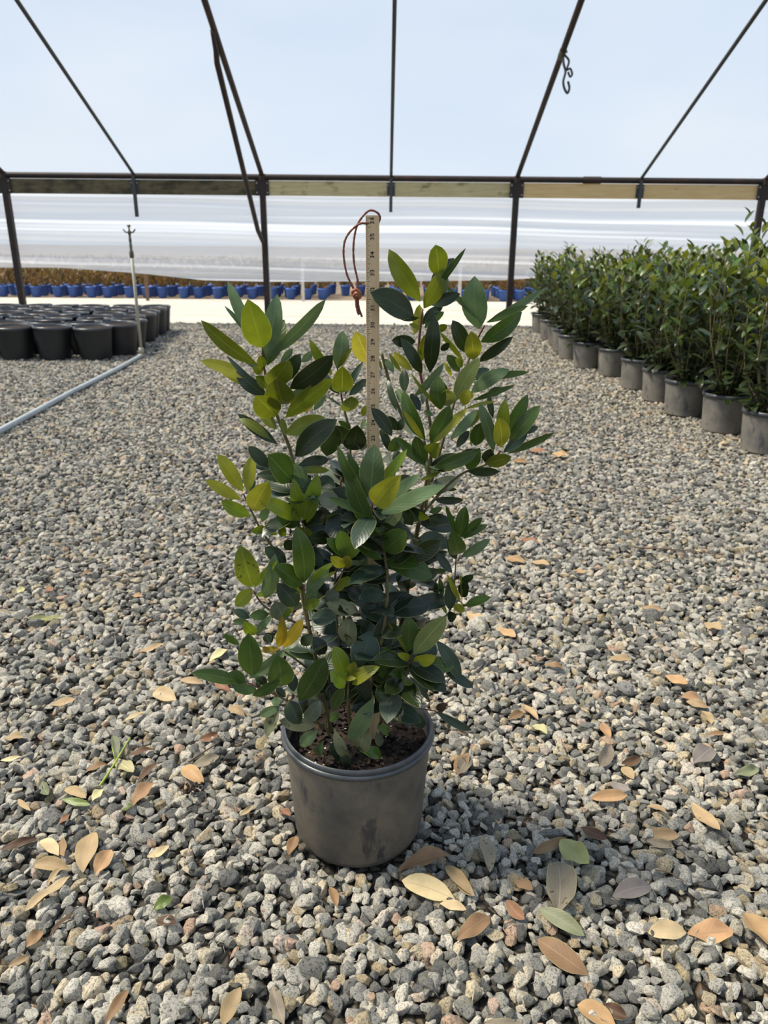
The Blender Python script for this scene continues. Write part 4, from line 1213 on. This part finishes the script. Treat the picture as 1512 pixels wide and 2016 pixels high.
# columns behind the aisle edge row
ys = [e.y for e in edge]; xs_e = [e.x for e in edge]
def edge_x(y): return float(np.interp(y, ys, xs_e))
k = 0
for colm in range(1, 8):
    y = 3.55 + .17 * (colm % 2)
    idx = 0
    while y < 9.1:
        x = edge_x(y) + colm * .345 + (.05 if int(y * 3) % 2 else 0)
        if x < (y * _c + .4) * .512 + .30:
            idx += 1
            tall = 1.2 if (abs(x - 2.6) < .2 and abs(y - 5.5) < .22) else rs_.uniform(.9, 1.08)
            make_shrub(Vector((x + rs_.uniform(-.03, .03), y + rs_.uniform(-.03, .03), 0)), 400 + k, f'leafy shrub in a grey pot, {ordw(colm + 1)} row from the aisle, {ordw(idx)} from the front',
                       (colm == 1 and idx <= 3), rs_.uniform(0, 6), tall)
            k += 1
        y += .40

# ------------------------------------------------------------------ blue pots beyond the road
ub, ur, us = pot_mesh(.105, .080, .20, 'blue_pot', (M_POT_BLUE, M_POT_BLUE2), .02, 16, .006)
def brown_foliage(seed):
    r = random.Random(seed); b = MB()
    for i in range(70):
        a_ = r.uniform(0, 6.283); q = math.sqrt(r.random())
        B = Vector((.06 * q * math.cos(a_), .06 * q * math.sin(a_), .18 + r.uniform(0, .22)))
        d = Vector((math.cos(a_) * r.uniform(.2, .8), math.sin(a_) * r.uniform(.2, .8), r.uniform(.3, 1))).normalized()
        b.mi = 1 if r.random() < .3 else 0
        leaf_geo(b, B, B + d * r.uniform(.08, .15), r.uniform(.016, .034), Vector((r.gauss(0, 1), r.gauss(0, 1), .6)), .05, .2, rows=4, cols=3)
    b.mi = 2
    for i in range(8):
        a_ = r.uniform(0, 6.283)
        b.tube([(.03 * math.cos(a_), .03 * math.sin(a_), .17), (.13 * math.cos(a_), .13 * math.sin(a_), r.uniform(.36, .52))], .004, 4, False)
    return b.mesh('brown_foliage', [M_BROWNLEAF, M_BROWNLEAF2, M_TWIG])
BV = [brown_foliage(i) for i in range(5)]
rbp = random.Random(9)
for row in range(5):
    y = 15.02 + row * .36
    half = (y * _c + .4) * .512 + .3
    n = 0
    x = -half + (row % 2) * .17
    while x < half:
        n += 1
        gap = (row < 3 and -1.0 < x - 0.0 < -.45)
        if not gap:
            t = empty('blue_pot_plant', (x + rbp.uniform(-.05, .05), y + rbp.uniform(-.05, .05), -.01), rbp.uniform(0, 6))
            tag(t, f'blue pot with brown twiggy plant, {ordw(row + 1)} row beyond the road, {ordw(n)} from left', 'potted plant', 'blue pots beyond the road')
            link('pot', ub, t); link('rim', ur, t)
            f = link('foliage', BV[rbp.randrange(5)], t); tag(f, kind='stuff')
            k_ = rbp.uniform(.85, 1.15); f.scale = (1, 1, k_)
        x += .345
# the rest of the field behind those rows
b = MB()
rf = random.Random(2)
for i in range(9000):
    y = 16.9 + rf.random() ** 1.5 * 14
    x = rf.uniform(-1, 1) * (y * .55 + 1)
    B = Vector((x, y, rf.uniform(.05, .40)))
    d = Vector((rf.gauss(0, .5), rf.gauss(0, .5), 1)).normalized()
    b.mi = 1 if rf.random() < .3 else 0
    leaf_geo(b, B, B + d * .16, .05, Vector((rf.gauss(0, 1), rf.gauss(0, 1), .3)), .05, .2, rows=3, cols=3)
tag(b.build('brown_crop', [M_BROWNLEAF, M_BROWNLEAF2]), 'brown leafy crop stretching back behind the blue pots', 'crop', kind='stuff')

# ------------------------------------------------------------------ sprinkler riser with its ground pipe
g0 = ground(279, 699, .02); g1 = ground(-60, 880, .02)
zt = at(256, 452, g0.y).z
t = empty('sprinkler_riser', (g0.x, g0.y, 0)); tag(t, 'thin beige sprinkler riser and grey pipe lying on the gravel', 'sprinkler')
dl = (g1 - g0); dl.z = 0
b = MB(); b.tube([(0, 0, .018), dl * .25 + Vector((.01, 0, .018)), dl * .55 + Vector((-.01, 0, .018)), dl + Vector((0, 0, .018))], .0185, 14); b.build('ground_pipe', M_PVC, t)
b = MB(); e = dl.normalized()
b.tube([e * .07 + Vector((0, 0, .018)), e * -.005 + Vector((0, 0, .018)), (0, 0, .03), (0, 0, .09)], .024, 12); b.build('elbow', M_PVC2, t)
zn = at(259, 497, g0.y).z
q = (zt - zn) / .30
b = MB(); b.tube([(0, 0, .05), (0, 0, zn)], .0145, 12); b.build('riser_pipe', M_PVC2, t)
b = MB(); b.lathe([(.014, zn - .05), (.020, zn - .04), (.021, zn), (.015, zn + .02 * q), (.011, zn + .05 * q), (.014, zn + .09 * q), (.010, zn + .12 * q), (.014, zn + .16 * q), (.010, zn + .20 * q), (.012, zn + .25 * q), (.006, zn + .27 * q)], 12); b.build('coupling', M_BRASS, t)
b = MB(); zh = zn + .26 * q
b.lathe([(.010, zh - .02), (.020, zh), (.010, zh + .02), (.004, zh + .03)], 12)
b.tube([(-.055, 0, zh + .030), (-.035, 0, zh + .004), (0, 0, zh), (.035, 0, zh + .004), (.055, 0, zh + .030)], .007, 6)
b.tube([(0, 0, zh), (0, 0, zh + .055)], .008, 6)
b.tube([(-.014, 0, zh + .058), (.014, 0, zh + .058)], .010, 6)
b.build('sprinkler_head', M_BRASS, t)

# ------------------------------------------------------------------ fallen leaves
FT = {
 (0, 1400, 2.7): [(20,140,125,145,45,'tan'),(0,255,110,240,25,'pale tan'),(650,60,770,10,22,'tan'),(1050,150,1165,120,40,'red brown'),(670,240,820,205,35,'dark brown'),(450,325,580,280,40,'brown'),(615,250,710,330,65,'pale yellow'),
  (620,250,600,130,38,'grey green'),(1010,295,1165,230,50,'grey brown'),(970,295,1085,385,70,'orange tan'),(730,375,840,285,35,'dark brown'),(705,500,830,380,70,'orange tan'),(340,410,465,470,45,'tan'),(330,465,480,500,35,'green'),
  (490,470,525,435,45,'pale yellow'),(225,375,260,450,45,'grey green'),(95,460,160,530,25,'tan'),(440,850,490,645,105,'tan'),(505,860,590,740,75,'orange tan'),(310,760,215,685,62,'pale tan'),(365,830,180,820,65,'tan'),(370,870,130,1060,62,'pale tan'),
  (400,1060,265,1180,28,'dark brown'),(140,1255,225,1160,55,'orange tan'),(40,1350,155,1300,35,'tan'),(780,770,900,720,40,'pale tan'),(1275,550,1345,495,25,'pale tan'),(310,600,370,540,35,'red brown'),(555,1660,680,1475,55,'brown'),
  (1180,1670,1275,1470,75,'tan'),(1510,1660,1450,1470,60,'grey brown'),(0,730,200,680,40,'dark brown'),(815,1050,890,1010,55,'green'),(640,520,690,505,34,'green'),(340,770,330,670,45,'brown'),(250,920,330,840,30,'tan'),(830,1100,920,1120,60,'dark brown')],
 (900, 1350, 2.47): [(310,85,395,160,40,'tan'),(250,160,320,125,40,'brown'),(365,190,410,215,45,'pale yellow'),(5,430,50,325,60,'brown'),(705,170,745,250,40,'orange tan'),(1115,70,1220,105,40,'tan'),(1235,185,1190,115,60,'tan'),(690,400,745,300,60,'grey brown'),
  (800,380,890,355,40,'dark brown'),(800,390,860,450,45,'tan'),(740,475,840,510,40,'purple grey'),(830,525,650,545,55,'orange tan'),(920,580,1020,620,30,'tan'),(1140,565,1280,715,60,'tan'),(900,715,1080,730,55,'tan'),(920,745,1055,785,38,'grey brown'),
  (600,690,730,745,45,'dark brown'),(525,745,370,815,45,'brown'),(500,760,632,885,100,'yellow green'),(135,720,160,900,65,'grey brown'),(280,925,355,980,55,'orange tan'),(85,1015,0,950,42,'tan'),(490,1105,490,860,130,'grey brown'),(395,1080,620,1210,70,'grey green'),
  (755,1020,945,970,80,'purple grey'),(240,1045,330,1140,55,'red brown'),(0,1235,160,1115,75,'brown'),(640,1400,390,1230,100,'brown'),(1115,1200,930,1195,80,'pale tan'),(1120,1205,1345,1190,100,'orange tan'),(1395,1100,1520,1250,110,'orange tan'),
  (770,1640,590,1555,95,'orange tan'),(710,1550,800,1600,60,'dark brown'),(1350,430,1465,395,45,'grey green'),(1150,370,1225,320,80,'purple grey'),(1170,280,1250,310,28,'orange tan'),(1215,235,1310,230,24,'brown'),(190,620,200,670,36,'tan'),(130,1640,320,1650,50,'grey brown')],
 (500, 1350, 3.36): [(950,1230,1300,1110,100,'brown'),(1330,1405,980,1290,130,'pale tan'),(1230,1430,1405,1480,60,'pale tan'),(1040,1240,1240,1300,45,'red brown'),(1265,1190,1450,1380,72,'tan'),(1430,460,1350,590,78,'grey brown'),(230,1110,280,1000,70,'brown'),
  (170,800,240,860,48,'red brown'),(500,1320,550,1470,50,'brown')],
 (0, 1100, 3.024): [(1050,840,910,790,82,'pale tan'),(375,345,175,370,36,'yellow green'),(820,550,980,515,36,'tan'),(1245,605,1350,545,52,'pale yellow'),(1070,715,1215,740,38,'tan'),(1275,740,1370,785,40,'red brown'),(300,870,450,840,45,'tan'),
  (720,975,865,915,26,'pale tan'),(1360,890,1455,930,48,'tan'),(480,100,560,75,40,'brown'),(780,215,850,225,30,'orange tan'),(100,200,140,175,36,'pale yellow'),(280,170,315,195,40,'red brown')],
 (900, 1000, 2.47): [(45,515,130,550,50,'tan'),(200,590,285,640,40,'orange tan'),(1010,820,1120,860,50,'orange tan'),(740,730,850,745,36,'tan'),(1090,915,1180,925,40,'orange tan'),(230,240,330,270,36,'orange tan'),(300,150,400,170,36,'red brown'),(360,260,450,285,36,'tan'),
  (560,300,620,320,30,'orange tan'),(420,760,520,780,30,'brown'),(900,480,1000,500,30,'tan'),(1200,560,1280,600,50,'tan'),(460,-260,540,-250,34,'orange tan'),(350,-280,430,-270,34,'red brown'),(270,-230,340,-225,28,'orange tan')],
}
fl = []
rfl = random.Random(17)
for (x0, y0, s), lst in FT.items():
    for bx, by, tx, ty, w, colr in lst:
        pb, pt = (x0 + bx / s, y0 + by / s), (x0 + tx / s, y0 + ty / s)
        B, T = ground(*pb, z=.010), ground(*pt, z=.010)
        W = w / s * depth_of((B + T) / 2) / F_PX * 1.15
        mid = (B + T) / 2
        L = (T - B).length
        if L < W * 1.7: T = B + (T - B).normalized() * W * 1.7
        mb = MB()
        N = Vector((rfl.uniform(-.35, .35), rfl.uniform(-.75, -.1), 1))
        leaf_geo(mb, B - mid, T - mid + Vector((0, 0, rfl.uniform(-.002, .006))), W, N, rfl.uniform(-.04, .13), rfl.uniform(.2, .95), rows=10, cols=5, wave=rfl.uniform(.04, .20), tipc=rfl.uniform(-.08, .05), asym=rfl.uniform(-.06, .06))
        o = mb.build('fallen_leaf', DRY[colr]); o.location = mid
        zmin = min(v.co.z for v in o.data.vertices)
        o.location.z = .0065 - zmin
        px_m = (pb[0] + pt[0]) / 2; py_m = (pb[1] + pt[1]) / 2
        fl.append((o, px_m, py_m, colr))
for side in ('left', 'right'):
    grp = [f for f in fl if (f[1] < 700) == (side == 'left')]
    grp.sort(key=lambda f: math.hypot(f[1] - 700, f[2] - 1640))
    for i, (o, px, py, colr) in enumerate(grp):
        tag(o, f'{colr} fallen leaf on the gravel, {ordw(i + 1)} nearest to the pot on its {side} side', 'leaf', 'fallen leaves')

# twigs on the gravel
tw = [((196, 1548), (256, 1452), .0026, M_TWIG_GREEN, 'cut green twig lying on the gravel left of the pot', 'green_twig'),
      ((372, 1500), (430, 1462), .0022, M_TWIG, 'dark dry twig on the gravel left of the pot', 'dry_twig'),
      ((1250, 1078), (1425, 1092), .0028, M_TWIG, 'long dry twig on the gravel at the right', 'dry_twig'),
      ((392, 1018), (455, 1034), .0018, M_TWIG, 'thin dry twig on the gravel beside the yellow green leaves', 'dry_twig'),
      ((1290, 1712), (1352, 1738), .0012, M_TWIG, 'short thin dry twig on the gravel, right foreground', 'dry_twig'),]
for a_, c_, r_, mt, lab, nm in tw:
    A, C = ground(*a_, z=.012), ground(*c_, z=.014)
    mid = (A + C) / 2
    b = MB(); b.tube(catmull([A - mid, (A * .6 + C * .4) - mid + Vector((.004, 0, .004)), C - mid], 5), [r_ * (1 - .03 * i) for i in range(11)], 7)
    if nm == 'green_twig': b.tube([(A * .5 + C * .5) - mid, (A * .3 + C * .7) - mid + Vector((-.02, .0, .012))], [r_ * .6, r_ * .3], 6)
    o = b.build(nm, mt); o.location = mid; tag(o, lab, 'twig')
# brown fertiliser pellets spilled beside a leaf
b = MB(); c0 = ground(384, 1556, .010)
for i in range(26):
    p = Vector((random.gauss(0, .012), random.gauss(0, .010), random.uniform(0, .006)))
    r_ = .0032
    b.lathe([(.0003, -r_), (r_ * .8, -r_ * .6), (r_, 0), (r_ * .8, r_ * .6), (.0003, r_)], 7, p)
o = b.build('fertilizer_pellets', M_BARK); o.location = c0; tag(o, 'small heap of brown round pellets on the gravel', 'pellets', kind='stuff')
